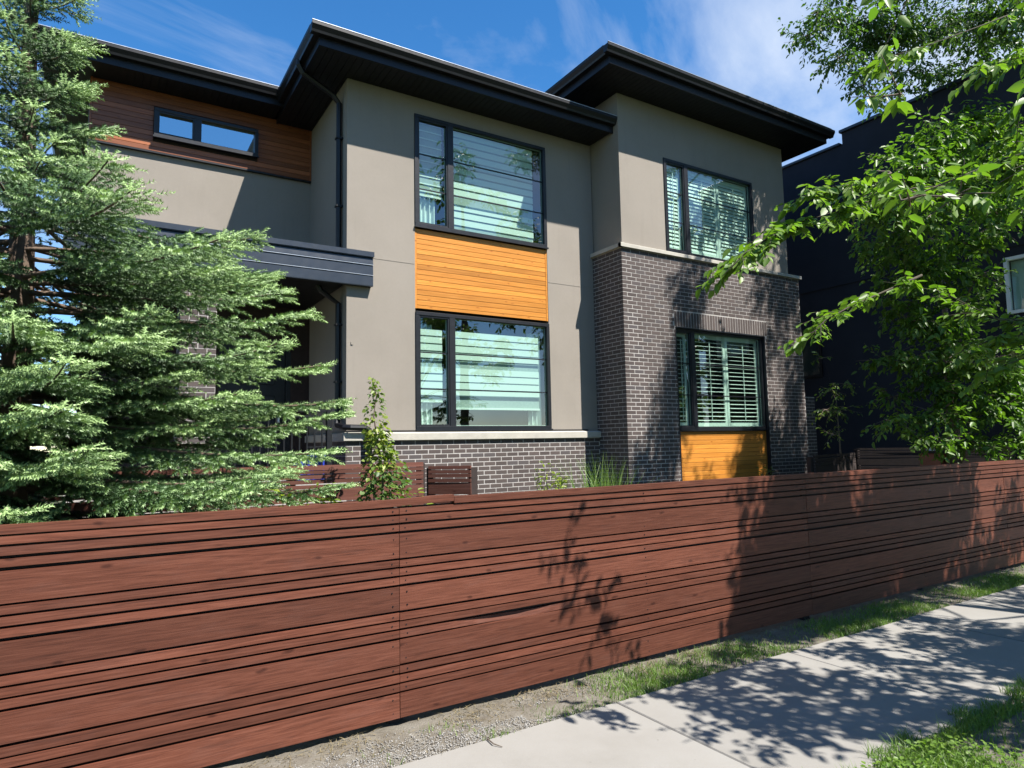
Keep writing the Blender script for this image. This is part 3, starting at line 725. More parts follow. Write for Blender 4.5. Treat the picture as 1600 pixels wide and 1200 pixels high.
# ------------------------------------------------------------------ neighbouring house
nb = empty('neighbour_house', (17, 9, 0), 'dark navy flat roofed house behind the leafy trees', 'house')
XN = 14.0
ext = MB()
def nwall(y0, y1, z0, z1, holes):
    ys = sorted({y0, y1, *[h[0] for h in holes], *[h[1] for h in holes]}); zs = sorted({z0, z1, *[h[2] for h in holes], *[h[3] for h in holes]})
    for a, b in zip(ys, ys[1:]):
        for c, d_ in zip(zs, zs[1:]):
            if any(h[0] < (a+b)/2 < h[1] and h[2] < (c+d_)/2 < h[3] for h in holes): continue
            ext.quad((XN, a, c), (XN, b, c), (XN, b, d_), (XN, a, d_))
NH = (4.30, 5.31, 3.68, 4.72)
nwall(3.9, 8.2, 0, 8.33, [NH]); nwall(8.2, 20, 0, 8.06, [(9.0, 10.2, 2.9, 4.0)])
ext.quad((XN, 3.9, 0), (24, 3.9, 0), (24, 3.9, 8.33), (XN, 3.9, 8.33)); ext.quad((XN, 8.2, 8.06), (24, 8.2, 8.06), (24, 8.2, 8.33), (XN, 8.2, 8.33))
ext.quad((XN, 3.9, 8.32), (24, 3.9, 8.32), (24, 8.2, 8.32), (XN, 8.2, 8.32)); ext.quad((XN, 8.2, 8.05), (24, 8.2, 8.05), (24, 20, 8.05), (XN, 20, 8.05))
for h in (NH, (9.0, 10.2, 2.9, 4.0)):
    a, b, c, d_ = h
    ext.quad((XN, a, c), (XN, a, d_), (XN+.9, a, d_), (XN+.9, a, c)); ext.quad((XN, b, c), (XN, b, d_), (XN+.9, b, d_), (XN+.9, b, c)); ext.quad((XN, a, c), (XN, b, c), (XN+.9, b, c), (XN+.9, a, c)); ext.quad((XN, a, d_), (XN, b, d_), (XN+.9, b, d_), (XN+.9, a, d_)); ext.quad((XN+.9, a, c), (XN+.9, b, c), (XN+.9, b, d_), (XN+.9, a, d_))
ext.build('wall', M['navy'], nb)
MB().box(XN-.06, XN+.2, 3.84, 8.24, 8.33, 8.40, .01).box(XN-.06, XN+.2, 8.24, 20, 8.06, 8.12, .01).build('parapet_cap', M['canopy'], nb)
for (a, b, c, d_) in (NH, (9.0, 10.2, 2.9, 4.0)):
    f = MB().box(XN-.03, XN+.06, a, b, c, c+.06).box(XN-.03, XN+.06, a, b, d_-.06, d_).box(XN-.03, XN+.06, a, a+.06, c+.06, d_-.06).box(XN-.03, XN+.06, b-.06, b, c+.06, d_-.06).build('window', M['white_frame'] if a < 6 else M['black'], nb)
    MB().quad((XN+.02, a+.055, c+.055), (XN+.02, b-.055, c+.055), (XN+.02, b-.055, d_-.055), (XN+.02, a+.055, d_-.055)).build('pane', M['glass'], f)
    MB().box(XN+.12, XN+.13, a+.06, b-.06, c+.06, d_-.06).build('blind', M['blind'] if a < 6 else M['interior'], f)
# belt line
MB().box(XN-.025, XN, 3.9, 20, 4.9, 4.98).build('belt_trim', M['navy'], nb)

# lamp globe on a short post beyond the fence
lp = empty('garden_lamp', (11.6, 5.5, 0), 'small pale globe lamp on a reddish pier above the fence', 'lamp')
q = onY(1459, 697, 5.6); lp.location = (q.x, q.y, 0)
zt = onY(1459, 704, 5.6).z
mb = MB(); prof = []
for i in range(9):
    t = i/8*math.pi/2; prof.append((.115*math.cos(t), .13*math.sin(t)))
n = 16
for i, (r_, z_) in enumerate(prof):
    for k in range(n): mb.v.append((q.x+r_*math.cos(2*math.pi*k/n), q.y+r_*math.sin(2*math.pi*k/n), zt+z_))
for i in range(8):
    for k in range(n): mb.f.append((i*n+k, i*n+(k+1) % n, (i+1)*n+(k+1) % n, (i+1)*n+k))
mb.build('globe', M['globe'], lp, True)
MB().box(q.x-.2, q.x+.2, q.y-.2, q.y+.2, zt-.04, zt-.001, .006).build('cap', M['black'], lp)
MB().box(q.x-.16, q.x+.16, q.y-.16, q.y+.16, .0, zt-.04, .006).build('pier', M['copper'], lp)

# ------------------------------------------------------------------ foliage tools
def frames(d):
    d = d/np.linalg.norm(d, axis=1, keepdims=True)
    up = np.where(np.abs(d[:, 2:3]) > .95, np.array([[1., 0, 0]]), np.array([[0, 0, 1.]]))
    s = np.cross(d, up); s /= np.linalg.norm(s, axis=1, keepdims=True); n = np.cross(s, d); return d, s, n
LEAF = np.array([[0, 0, 0], [-.24, .28, .05], [-.20, .68, .04], [0, 1, -.06], [.20, .68, .04], [.24, .28, .05]])
def leaves(pos, dirs, size, tone, rollamt=.5, wid=1.0):
    n = len(pos); d, s, nn = frames(dirs)
    a = rng.normal(0, rollamt, n)[:, None]; s2 = s*np.cos(a)+nn*np.sin(a); n2 = -s*np.sin(a)+nn*np.cos(a)
    cur = rng.uniform(-.55, .2, n)
    V = np.empty((n, 6, 3))
    for k, (u, v, h) in enumerate(LEAF):
        V[:, k] = pos + size[:, None]*(s2*u*wid + d*v + n2*(h+(cur*v*v))[:, None])
    b = (np.arange(n)*6)[:, None]
    F = np.concatenate([b+np.array([[0, 3, 2, 1]]), b+np.array([[0, 5, 4, 3]])])
    return V.reshape(-1, 3), F, np.repeat(tone, 6)
def rand_dirs(n, zlo=-.6, zhi=.7):
    th = rng.uniform(0, 2*np.pi, n); z = rng.uniform(zlo, zhi, n); r = np.sqrt(1-z*z); return np.stack([r*np.cos(th), r*np.sin(th), z], 1)
def make_tree(name, label, trunk_pts, trunk_r, clusters, leaf_mat, leaf, twig_len, per_twig, twigs, extra=None, group=None, droop=.25, bark='bark', branch=True, tonebase=.5, wid=1.0):
    """clusters: list of (centre, radius). Twigs grow through each cluster, leaves along the twigs."""
    root = empty(name, trunk_pts[0], label, 'tree', group)
    tk = MB(); tk.tube(trunk_pts, trunk_r, 10)
    nodes = [(Vector(p), r) for p, r in zip(trunk_pts, trunk_r)][1:]
    ref = Vector(trunk_pts[-1]); order = sorted(clusters, key=lambda c: min((Vector(c[0])-n_[0]).length for n_ in nodes))
    VV, FF, TT = [], [], []; nv = 0
    for c, r in order:
        c = Vector(c)
        if branch:
            nd, nr = min(nodes, key=lambda n_: (c-n_[0]).length + (.8 if n_[0].z > c.z+.2 else 0))
            L_ = (c-nd).length; r0 = min(nr*.6, .012+.014*L_); pts = []
            for k in range(6):
                t = k/5; p = nd.lerp(c, t); p = p + Vector((random.uniform(-1, 1), random.uniform(-1, 1), 0))*.05*L_*math.sin(math.pi*t) + Vector((0, 0, .10*L_*math.sin(math.pi*t))); pts.append(p)
            rr = [r0*(1-.75*k/5) for k in range(6)]; tk.tube(pts, rr, 6)
            nodes += list(zip(pts[2:], rr[2:]))
        nt_ = max(3, int(twigs*r*r))
        o = rand_dirs(nt_); base = np.array(c)[None]+o*rng.uniform(0, .75, (nt_, 1))*r*np.array([[1, 1, .75]])
        out = o+rng.normal(0, .45, o.shape); out[:, 2] -= droop; out /= np.linalg.norm(out, axis=1, keepdims=True)
        tl = twig_len*rng.uniform(.6, 1.3, nt_)
        for k in range(min(nt_, 14)):
            tk.tube([c, Vector(base[k]), Vector(base[k]+out[k]*tl[k])], [.006, .004, .002], 4, False)
        ct = rng.normal(0, .10)
        for j in range(per_twig):
            t = (j+.5)/per_twig; p = base+out*tl[:, None]*t; p[:, 2] -= droop*.5*tl*t*t
            side = np.where(j % 2, 1, -1)
            dd, ss, nn = frames(out); dr = dd*.55+ss*side*.8+rng.normal(0, .3, dd.shape); dr[:, 2] -= .25+droop*.6
            sz = leaf*rng.uniform(.45, 1.3, nt_); tn = np.clip(tonebase+ct+rng.normal(0, .2, nt_)+.15*t, 0, 1)
            v, f, t_ = leaves(p+rng.normal(0, .01, p.shape), dr, sz, tn, .55, wid); VV.append(v); FF.append(f+nv); TT.append(t_); nv += len(v)
    tk.build('trunk', M[bark], root, True)
    if extra:
        for v, f, t_ in extra: VV.append(v); FF.append(f+nv); TT.append(t_); nv += len(v)
    npmesh('crown', np.concatenate(VV), np.concatenate(FF), M[leaf_mat], root, {'tone': np.concatenate(TT)})
    return root

# --- tall elm in the next garden: visible upper right, throws the shade on the brick tower
def rs(p, s): return Vector((p.x+random.uniform(-s, s), p.y+random.uniform(-s, s), p.z+random.uniform(-s, s)))
cl = []
for (x, y, Y, r) in [(1262, 55, 6.0, .42), (1300, 30, 6.3, .5), (1310, 90, 6.1, .45), (1350, 40, 6.4, .6), (1360, 110, 6.2, .5), (1345, 135, 6.0, .28), (1400, 60, 6.3, .65), (1400, 140, 6.1, .3), (1330, -30, 6.5, .7), (1420, -20, 6.5, .9), (1450, 60, 6.2, .7), (1460, 120, 6.0, .45), (1500, 30, 6.0, .9), (1510, 110, 5.8, .6), (1560, 60, 5.6, .9), (1590, 130, 5.4, .7), (1420, 110, 6.0, .4), (1480, -60, 6.4, 1.0), (1560, -40, 5.8, 1.0), (1385, -70, 6.6, .9), (1275, 20, 6.2, .3), (1385, 150, 6.0, .25), (1600, 190, 5.2, .6)]:
    cl.append((onY(x, y, Y), r))
for (x, Y, z, r) in [(11.5, 4.6, 9.5, 1.1), (12.2, 5.6, 10.2, 1.1), (10.6, 4.6, 9.6, .9), (12.8, 4.6, 8.6, 1.0), (11.6, 3.6, 8.2, 1.0), (12.4, 6.4, 9.2, .9)]: cl.append((Vector((x, Y, z)), r))
LIT = [(9.25, 10.75, 3.45, 5.2), (8.6, 9.7, .6, 1.75), (7.1, 8.2, 2.3, 7.0)]
def shade_at(p): t_ = (YT-.03-p.y); return p.x-.45*t_, p.z-1.6*t_
def lit(p, r): x_, z_ = shade_at(p); return any(a_-r*.9 < x_ < b_+r*.9 and c_-r*1.2 < z_ < d_+r*1.2 for a_, b_, c_, d_ in LIT)
def unshade(cl):
    c2 = []
    for c_, r_ in cl:
        d_ = c_-CAMP
        for dy in (0, -.5, .4, -1.0, .8, -1.5):
            q_ = CAMP+d_*((c_.y+dy)/c_.y)
            if q_.y > 3.9 and not lit(q_, r_): c2.append((q_, r_)); break
    return c2
cl = unshade(cl)
cl += [(Vector(q_), r_) for q_, r_ in [((10.6, 2.4, 6.8), .9), ((11.4, 1.8, 7.4), .9), ((10.3, 1.6, 7.7), .8), ((11.8, 2.8, 7.7), .9), ((12.4, 2.2, 6.8), .9), ((11.0, 3.2, 7.6), .8)]]
sv = Vector((.45, -1.0, 1.6))
for (x, y, t_) in [(1072, 432, 2.3), (1090, 455, 2.4), (1075, 480, 2.5), (1078, 520, 2.6), (1066, 555, 2.7), (1052, 600, 2.9), (1040, 645, 3.0), (1015, 725, 3.1), (1045, 720, 3.1), (1035, 690, 3.0), (995, 745, 3.1), (1168, 690, 3.0), (1175, 720, 3.0), (1165, 735, 3.0), (1180, 700, 2.9), (1200, 455, 2.4), (1225, 480, 2.5), (1240, 560, 2.7), (1212, 520, 2.6), (1245, 640, 2.9), (1240, 700, 3.0), (1215, 430, 2.3), (1240, 600, 2.8), (1235, 450, 2.5), (1080, 580, 2.7), (1070, 640, 2.9)]:
    for rep in range(2): cl.append((onY(x+random.uniform(-9, 9)*rep, y+random.uniform(-12, 12)*rep, YT-.03)+sv*(t_+2.3-.3*rep), .30))
TE = (13.2, 3.6)
make_tree('elm_tree', 'tall elm with small dark leaves against the sky at upper right', [(TE[0], TE[1], -.05), (TE[0]-.02, TE[1]+.03, 1.2), (TE[0]+.08, TE[1], 2.8), (TE[0], TE[1]+.1, 4.6), (TE[0]-.1, TE[1]+.1, 6.2), (TE[0]-.1, TE[1]+.2, 8.0)], [.20, .17, .15, .13, .10, .05],
          cl, 'elm', .085, .30, 9, 220)

# --- leafy tree behind the fence filling the right edge
cl = []
for (x, y, Y, r) in [(1380, 330, 5.2, .40), (1420, 260, 5.0, .5), (1470, 220, 4.9, .55), (1520, 190, 4.8, .5), (1560, 250, 4.7, .6), (1500, 300, 4.9, .65), (1440, 350, 5.1, .55), (1400, 400, 5.3, .45), (1460, 420, 5.0, .6), (1505, 380, 4.8, .5), (1590, 300, 4.5, .5), (1410, 480, 5.3, .40), (1470, 510, 5.0, .5), (1510, 470, 4.7, .4), (1590, 555, 4.5, .42), (1520, 570, 4.7, .5), (1450, 590, 5.2, .4), (1480, 650, 4.9, .4), (1550, 640, 4.6, .5), (1600, 620, 4.4, .4), (1590, 690, 4.5, .4), (1520, 690, 4.8, .35), (1600, 220, 4.5, .6), (1660, 590, 4.2, .6), (1380, 560, 5.6, .25), (1395, 620, 5.6, .25), (1405, 440, 5.2, .35), (1560, 200, 4.7, .5), (1595, 255, 4.5, .5), (1555, 330, 4.6, .45), (1475, 265, 4.9, .45), (1430, 560, 5.2, .35), (1405, 660, 5.4, .3), (1460, 690, 5.0, .35), (1500, 615, 4.8, .4), (1570, 590, 4.5, .4), (1360, 380, 5.3, .3), (1440, 500, 5.1, .4), (1535, 430, 4.6, .3), (1540, 360, 4.6, .35), (1500, 540, 4.7, .4), (1370, 300, 5.2, .3)]:
    cl.append((onY(x, y, Y), r))
cl = unshade(cl)
TA = (11.7, 5.3)
make_tree('leafy_tree', 'dense bushy tree with bright green leaves just behind the fence at right', [(TA[0], TA[1], 0), (TA[0]-.04, TA[1], .9), (TA[0]+.03, TA[1]+.05, 2.0), (TA[0]-.05, TA[1], 3.2), (TA[0], TA[1], 4.2)], [.11, .09, .075, .05, .03],
          cl, 'ash', .10, .30, 7, 340, tonebase=.36)

# --- small street tree standing out of frame on the boulevard; its boughs reach into view and its shade lies on the walk and fence
def shadow_src(p, t): s = Vector((.45, -1.0, 1.6)); return Vector(p)+s*t
cl = []; ext2 = []
twig_mb = MB()
def along(poly, n, leaf, tone, spread=.24):
    """leafy bough: side twigs leave a polyline, each carrying alternate leaves"""
    poly = [Vector(p) for p in poly]; seg = [(b-a).length for a, b in zip(poly, poly[1:])]; tot = sum(seg); P_, D_, S_ = [], [], []
    for i in range(max(3, n//8)):
        s_ = tot*random.random()**.7
        for a, b, l in zip(poly, poly[1:], seg):
            if s_ <= l: break
            s_ -= l
        p = a.lerp(b, min(1, s_/l)); d_ = (b-a).normalized(); sd = d_.cross(Vector((0, 0, 1))).normalized()*random.choice((-1, 1))
        td = (d_*random.uniform(.3, 1)+sd*random.uniform(.3, 1)+Vector((0, 0, random.uniform(-.45, .35)))).normalized(); tl = spread*random.uniform(.5, 1.5); k = random.randint(6, 11)
        twig_mb.tube([p, p+td*tl*.5, p+td*tl+Vector((0, 0, -.03))], [.0035, .0025, .0015], 4, False)
        ts = td.cross(Vector((0, 0, 1))).normalized()
        for j in range(k):
            t = (j+.6)/k; q = p+td*tl*t+Vector((0, 0, -.03*t*t)); sg = 1 if j % 2 else -1
            P_.append(q); D_.append(td*random.uniform(.4, .9)+ts*sg*random.uniform(.5, 1)+Vector((0, 0, -random.uniform(.0, .6)))); S_.append(leaf*random.uniform(.6, 1.2))
    n = len(P_); ext2.append(leaves(np.array([tuple(p) for p in P_]), np.array([tuple(p) for p in D_]), np.array(S_), np.clip(tone+rng.normal(0, .18, n), 0, 1), .45, 1.15))
boughs = [
    ([(1640, 215, 2.5), (1540, 262, 2.75), (1440, 300, 3.0), (1340, 318, 3.2), (1260, 345, 3.3), (1195, 375, 3.35)], 230, .092, .75),
    ([(1260, 345, 3.3), (1200, 372, 3.35), (1165, 395, 3.4), (1128, 432, 3.42)], 75, .085, .8),
    ([(1440, 300, 3.0), (1370, 285, 3.1), (1300, 292, 3.2), (1262, 308, 3.25)], 80, .09, .8),
    ([(1680, 500, 2.6), (1560, 500, 2.75), (1470, 455, 2.95), (1380, 440, 3.1)], 80, .085, .6),
    ([(1440, 430, 3.0), (1390, 452, 3.1), (1330, 478, 3.2), (1290, 500, 3.25), (1258, 532, 3.28)], 70, .08, .7),
    ([(1700, 515, 2.6), (1620, 520, 2.7), (1550, 530, 2.8), (1490, 555, 2.9)], 110, .10, .65),
    ([(1700, 560, 2.5), (1600, 560, 2.6), (1540, 580, 2.75)], 70, .10, .6),
    ([(1680, -20, 2.2), (1560, 30, 2.4), (1480, 60, 2.6), (1420, 80, 2.7), (1375, 92, 2.75)], 70, .095, .8),
    ([(1680, 60, 2.2), (1590, 90, 2.4), (1530, 110, 2.5)], 60, .095, .75),
    ([(1600, 130, 2.5), (1590, 200, 2.5), (1585, 270, 2.6)], 60, .09, .6),
]
bpaths = []
for pts, n, lf, tn in boughs:
    poly = [onY(*p) for p in pts]; bpaths.append(poly); along(poly, int(n*2.6), lf*1.05, tn)
# foliage overhead, placed from where its shade falls
sh = []
for (x, y) in [(1060, 1075), (1110, 1050), (1150, 1020), (1130, 1100), (1190, 1060), (1180, 1110), (1240, 1080), (1250, 1130), (1300, 1060), (1310, 1110), (1360, 1080), (1330, 1020), (1390, 1040), (1420, 1000), (1450, 1060), (1480, 1020), (1500, 980), (1540, 1040), (1560, 1000), (1370, 1130), (1430, 1110), (1590, 1060), (1400, 965), (1320, 985)]:
    p = onZ(x, y, 0); sh.append((shadow_src(p, random.uniform(1.75, 2.3)), .22))
for (x, y) in [(1500, 1115), (1560, 1125), (1595, 1150), (1475, 1140), (1545, 1105), (1590, 1100), (1585, 1030)]:
    p = onZ(x, y, 0); sh.append((shadow_src(p, random.uniform(1.5, 1.9)), .19))
for (x, y, t) in [(1090, 1135, 1.7), (1205, 1150, 1.75), (1225, 1185, 1.75), (960, 1110, 1.6), (905, 1112, 1.6)]:
    p = onZ(x, y, 0); sh.append((shadow_src(p, t), .09))
for (x, y) in [(1500, 770), (1560, 850), (1350, 900), (1230, 790), (1270, 800), (1300, 780), (1230, 840), (1270, 850), (1310, 840), (1200, 900), (1240, 900), (1290, 900), (1330, 880), (1190, 950), (1230, 950), (1280, 940), (1330, 930), (1180, 980), (1360, 850), (1385, 800), (1250, 770), (1455, 850), (1450, 790), (1180, 930), (1215, 985), (1270, 975), (1585, 810), (1300, 965), (1210, 870)]:
    p = onY(x, y, YF); sh += [(shadow_src(p, random.uniform(1.9, 2.5)), .24), (shadow_src(p+Vector((random.uniform(-.15, .15), 0, random.uniform(-.15, .15))), random.uniform(2.0, 2.6)), .22)]
for (x, y, t) in [(1165, 780, 2.0), (1155, 840, 2.0), (885, 890, 1.9), (905, 960, 1.8), (925, 1010, 1.7), (955, 1020, 1.7), (1170, 810, 2.0)]:
    p = onY(x, y, YF); sh.append((shadow_src(p, t), .075))
sh += [(Vector((x, y, z)), r) for x, y, z, r in [(8.2, .6, 5.2, .7), (7.4, .2, 5.6, .7), (8.6, -.4, 4.6, .7), (7.0, -.6, 4.6, .6), (9.0, .8, 4.2, .6), (7.9, 1.4, 4.9, .5), (6.4, -.5, 4.0, .5)]]
TS = (7.6, .5)
st = make_tree('street_tree', 'young street tree reaching large sunlit leaves in from the right edge', [(TS[0], TS[1], -.05), (TS[0]-.03, TS[1]+.02, 1.2), (TS[0]-.05, TS[1], 2.2), (TS[0]+.05, TS[1]-.05, 3.2), (TS[0]+.1, TS[1], 4.4), (TS[0], TS[1], 5.4)], [.11, .095, .085, .07, .045, .02],
               sh, 'ash', .085, .20, 6, 640, extra=ext2, tonebase=.6, wid=1.1)
bm = twig_mb
for poly in bpaths:
    s0 = Vector((TS[0]-.03, TS[1], 2.8)) if (poly[0]-Vector((TS[0], TS[1], 3))).length < 6 and poly[0].y < 2.9 and poly is not bpaths[1] else poly[0]
    pts = ([s0.lerp(poly[0], t)+Vector((0, 0, .3*math.sin(math.pi*t))) for t in (0, .3, .6)] if s0 is not poly[0] else [])+poly
    bm.tube(pts, [max(.0025, .012*(1-k/len(pts))) for k in range(len(pts))], 6)
bm.build('bough', M['twig'], st, True)

# --- thin sapling in the shade by the tower
cl = [(onY(x, y, 7.0), r) for x, y, r in [(1300, 610, .22), (1310, 640, .28), (1285, 560, .12), (1290, 640, .2), (1320, 600, .18), (1300, 680, .2)]]
b = cl[1][0]
make_tree('sapling', 'thin shaded sapling with small leaves beside the brick tower', [(b.x, b.y, 0), (b.x, b.y, .8), (b.x-.03, b.y, 1.6), (b.x-.05, b.y, 2.3)], [.02, .018, .012, .006], cl, 'vine', .07, .2, 6, 260, tonebase=.5)

# --- trees across the street (mirrored in the panes; row extended to block sky light)
FT = [('leftmost', -13, -9.5, 12, 3.2), ('second', -6, -8.6, 13, 3.4), ('third', 1.0, -9.4, 11, 3.0), ('fourth', 7.5, -8.8, 13.5, 3.4), ('fifth and tallest', 14.2, -9.2, 16.5, 3.8), ('sixth', 21, -8.6, 14, 3.4), ('seventh', 28, -9.2, 13, 3.4), ('rightmost', 36, -9, 15, 3.8)]
for (nth, x, y, h, r) in FT:
    cl = []
    for k in range(40):
        d_ = rand_dirs(1, -.9, 1)[0]*random.random()**.4
        cl.append((Vector((x+d_[0]*r, y+d_[1]*r*.8, h*.58+d_[2]*h*.40)), random.uniform(.7, 1.15)))
    make_tree('far_tree', nth+' tree of the row across the street, mirrored in the panes and placed to block sky light', [(x, y, -.1), (x, y, h*.3), (x+.1, y, h*.6), (x, y, h*.85)], [.22, .18, .12, .05], cl, 'elm', .24, .5, 7, 20, group='trees across the street')

# ------------------------------------------------------------------ spruce
def spruce():
    bx, by, H = -.50, 5.55, 6.3
    root = empty('spruce_tree', (bx, by, 0), 'large blue green spruce with pale new tips behind the fence at left', 'tree')
    tk = MB().tube([(bx, by, -.05), (bx+.02, by, 2.2), (bx, by+.02, 4.2), (bx, by, H)], [.12, .09, .05, .012], 10)
    P, D, Lh, T = [], [], [], []
    Zu = Vector((0, 0, 1))
    def reach(z):
        if z < 3.27: return 2.28-.17*max(0, z-1.2)-.12*max(0, z-2.6)-.2*max(0, .6-z)
        return max(.06, .62-.20*(z-3.27))
    def shoot(p, d, l, t): P.append(p); D.append(d.normalized()); Lh.append(l); T.append(t)
    z = .30
    while z < H-.1:
        big = z < 3.27
        nb_ = 10 if big else 6
        a0 = random.uniform(0, 2*math.pi)
        for k in range(nb_):
            a = a0+2*math.pi*k/nb_+random.uniform(-.22, .22)
            zz = z+random.uniform(-.09, .09); Lb = reach(z)*random.uniform(.62, 1.0)
            h = Vector((math.cos(a), math.sin(a), 0)); hidden = h.y > .5
            if h.y < -.05: Lb = min(Lb, (by-3.86)/-h.y)
            lift = random.uniform(-.12, .0)*Lb if big else .22*Lb; dr = random.uniform(.02, .09)*Lb
            n = 10; pts = []
            for i in range(n+1):
                t = i/n; pts.append(Vector((bx, by, zz))+h*Lb*t+Vector((0, 0, lift*t-dr*4*t*t*(1-t)*.8+.04*Lb*max(0, t-.7))))
            tk.tube(pts, [max(.004, .024*(Lb/2)*(1-.85*i/n)) for i in range(n+1)], 5, False)
            side = h.cross(Zu); vig = random.uniform(-.10, .10)
            step = .068 if not hidden else .16
            s_ = (.22 if big else .08)*Lb
            while s_ < Lb:
                t = s_/Lb; i = min(n-1, int(t*n)); p = pts[i].lerp(pts[i+1], t*n-i); dloc = (pts[i+1]-pts[i]).normalized()
                for sg in (-1, 1):
                    if random.random() < .06: continue
                    sl_ = min(.46, .12+.42*(1-t)*min(1, t*2.2))*random.uniform(.65, 1.1)*min(1, Lb/1.3+.25)
                    sd = (dloc*.72+side*sg*.78+Vector((0, 0, random.uniform(-.36, .10)))).normalized(); lat = sd.cross(Zu).normalized()
                    u = .03
                    while u < sl_:
                        q = p+sd*u+Vector((0, 0, -.30*u*u)); f = u/sl_
                        for s2 in (-1, 1):
                            shoot(q, sd*.95+lat*s2*.62+Vector((0, 0, random.uniform(-.22, .10))), random.uniform(.05, .095), vig+.02+.62*t**1.3+.34*f*t+random.gauss(0, .08))  # pale new tips; shade of the interior is put into inner needle tone
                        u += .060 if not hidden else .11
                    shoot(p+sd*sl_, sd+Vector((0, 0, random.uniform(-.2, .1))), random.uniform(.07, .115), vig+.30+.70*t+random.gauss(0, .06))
                shoot(p, dloc+Zu*.25+side*random.uniform(-.3, .3), random.uniform(.05, .09), vig+.2+.7*t)
                s_ += step
            for j in range(5):
                shoot(pts[-1], h+side*(j-2)*.42+Vector((0, 0, random.uniform(-.05, .30))), random.uniform(.10, .16), 1.0)
        z += random.uniform(.125, .155) if z < 2.3 else random.uniform(.16, .20) if big else random.uniform(.15, .20)
    tk.build('trunk', M['sprucebark'], root, True)
    P = np.array([tuple(p) for p in P]); D = np.array([tuple(p) for p in D]); Lh = np.array(Lh); T = np.clip(np.array(T), 0, 1)
    d, s, n_ = frames(D); K = 21; cnt = len(P)
    Vs, Ts = [], []
    for k in range(K):
        t = (k+.3)/K; an = k*2.399+rng.uniform(-.5, .5, cnt); rad = s*np.cos(an)[:, None]+n_*np.sin(an)[:, None]
        b = P+d*(Lh*t)[:, None]; nl = (.028*(1-.40*t*t))*rng.uniform(.8, 1.2, cnt)
        tip = b+(d*.60+rad*.80)*nl[:, None]; tang = -s*np.sin(an)[:, None]+n_*np.cos(an)[:, None]; wv = tang*.0042+d*.0026
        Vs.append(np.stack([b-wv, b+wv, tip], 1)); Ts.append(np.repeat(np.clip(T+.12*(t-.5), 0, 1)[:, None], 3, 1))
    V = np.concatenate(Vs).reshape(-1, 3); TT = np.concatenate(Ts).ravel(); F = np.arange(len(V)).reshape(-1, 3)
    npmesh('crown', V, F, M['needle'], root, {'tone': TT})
    print('spruce fingers', cnt, 'tris', len(F))
spruce()

# ------------------------------------------------------------------ vine, garden plants
q0 = onY(596, 775, 6.4)
vn = empty('climbing_vine', (q0.x, q0.y, 0), 'leafy vine climbing a stake in front of the brick and stone band', 'plant')
stem = MB(); ps, dd, ss, tt = [], [], [], []
top = onY(583, 590, 6.4)
axis = [onY(598, 800, 6.4), onY(598, 740, 6.4), onY(590, 690, 6.4), onY(584, 650, 6.4), onY(588, 620, 6.4), top]
axis[0].z = .1
stem.tube(axis, [.016, .013, .010, .007, .004, .002], 6)
for side in (-1, 1):
    stem.tube([axis[0], axis[0]+Vector((.06*side, 0, .5)), axis[1]+Vector((.10*side, .03, .0)), axis[2]+Vector((.05*side, .04, .05))], [.010, .008, .006, .003], 5)
for i in range(2000):
    u = random.random()**.9; zb = .35+u*(top.z-.35)
    f = (zb-.35)/(top.z-.35); wdt = (.30 if f < .55 else .20)*(1-f)**.7+.04
    if f > .72 and random.random() < .75: continue
    k = min(4, int(f*5)); c = axis[0].lerp(axis[1], min(1, (zb-.1)/(axis[1].z-.1))) if zb < axis[1].z else None
    if c is None:
        for a_, b_ in zip(axis[1:], axis[2:]):
            if a_.z <= zb <= b_.z: c = a_.lerp(b_, (zb-a_.z)/(b_.z-a_.z)); break
    if c is None: continue
    an = random.uniform(0, 2*math.pi); r_ = wdt*random.random()**.6
    ps.append((c.x+r_*math.cos(an)+.03*(1-f), c.y+r_*math.sin(an), zb)); dd.append((math.cos(an), math.sin(an)-.3, random.uniform(-.9, .2))); ss.append(random.uniform(.035, .075)*(1-.35*f)); tt.append(min(1, max(0, .25+.4*f+random.gauss(0, .2)+(.25 if .5 < f < .8 else 0))))
stem.build('stem', M['bark'], vn, True)
v, f, t = leaves(np.array(ps), np.array(dd), np.array(ss), np.array(tt), .6, 1.7); npmesh('foliage', v, f, M['vine'], vn, {'tone': t})

def blades(pos, h, lean, wid, tone, nseg=2):
    """bent grass blades; returns quads"""
    n = len(pos); a = rng.uniform(0, 2*np.pi, n); ld = np.stack([np.cos(a), np.sin(a), np.zeros(n)], 1)*lean[:, None]
    b = rng.uniform(0, 2*np.pi, n); wv = np.stack([np.cos(b), np.sin(b), np.zeros(n)], 1)*wid[:, None]
    rows = []
    for k in range(nseg+1):
        t = k/nseg; c = pos+ld*(t*t)[..., None] if False else pos+ld*(t*t); c = c.copy(); c[:, 2] += h*(t-.18*t*t*np.clip(lean/h, 0, 2)); w_ = wv*(1-t*.92)
        rows += [c-w_, c+w_]
    V = np.stack(rows, 1); m = V.shape[1]; base = (np.arange(n)*m)[:, None]
    F = np.concatenate([base+np.array([[2*k, 2*k+1, 2*k+3, 2*k+2]]) for k in range(nseg)])
    return V.reshape(-1, 3), F, np.repeat(tone, m)
def clump(name, label, p, n, h, spread, cat='plant', group=None, tone=.6, lean=.35):
    e = empty(name, (p.x, p.y, 0), label, cat, group)
    pos = np.array([[p.x, p.y, .05]])+np.concatenate([rng.normal(0, spread, (n, 2)), np.zeros((n, 1))], 1)
    hh = h*rng.uniform(.55, 1.05, n)
    v, f, t = blades(pos, hh, hh*lean*rng.uniform(.3, 1.6, n), rng.uniform(.005, .011, n), np.clip(tone+rng.normal(0, .2, n), 0, 1), 4)
    npmesh('blades', v, f, M['grass'], e, {'tone': t}); return e
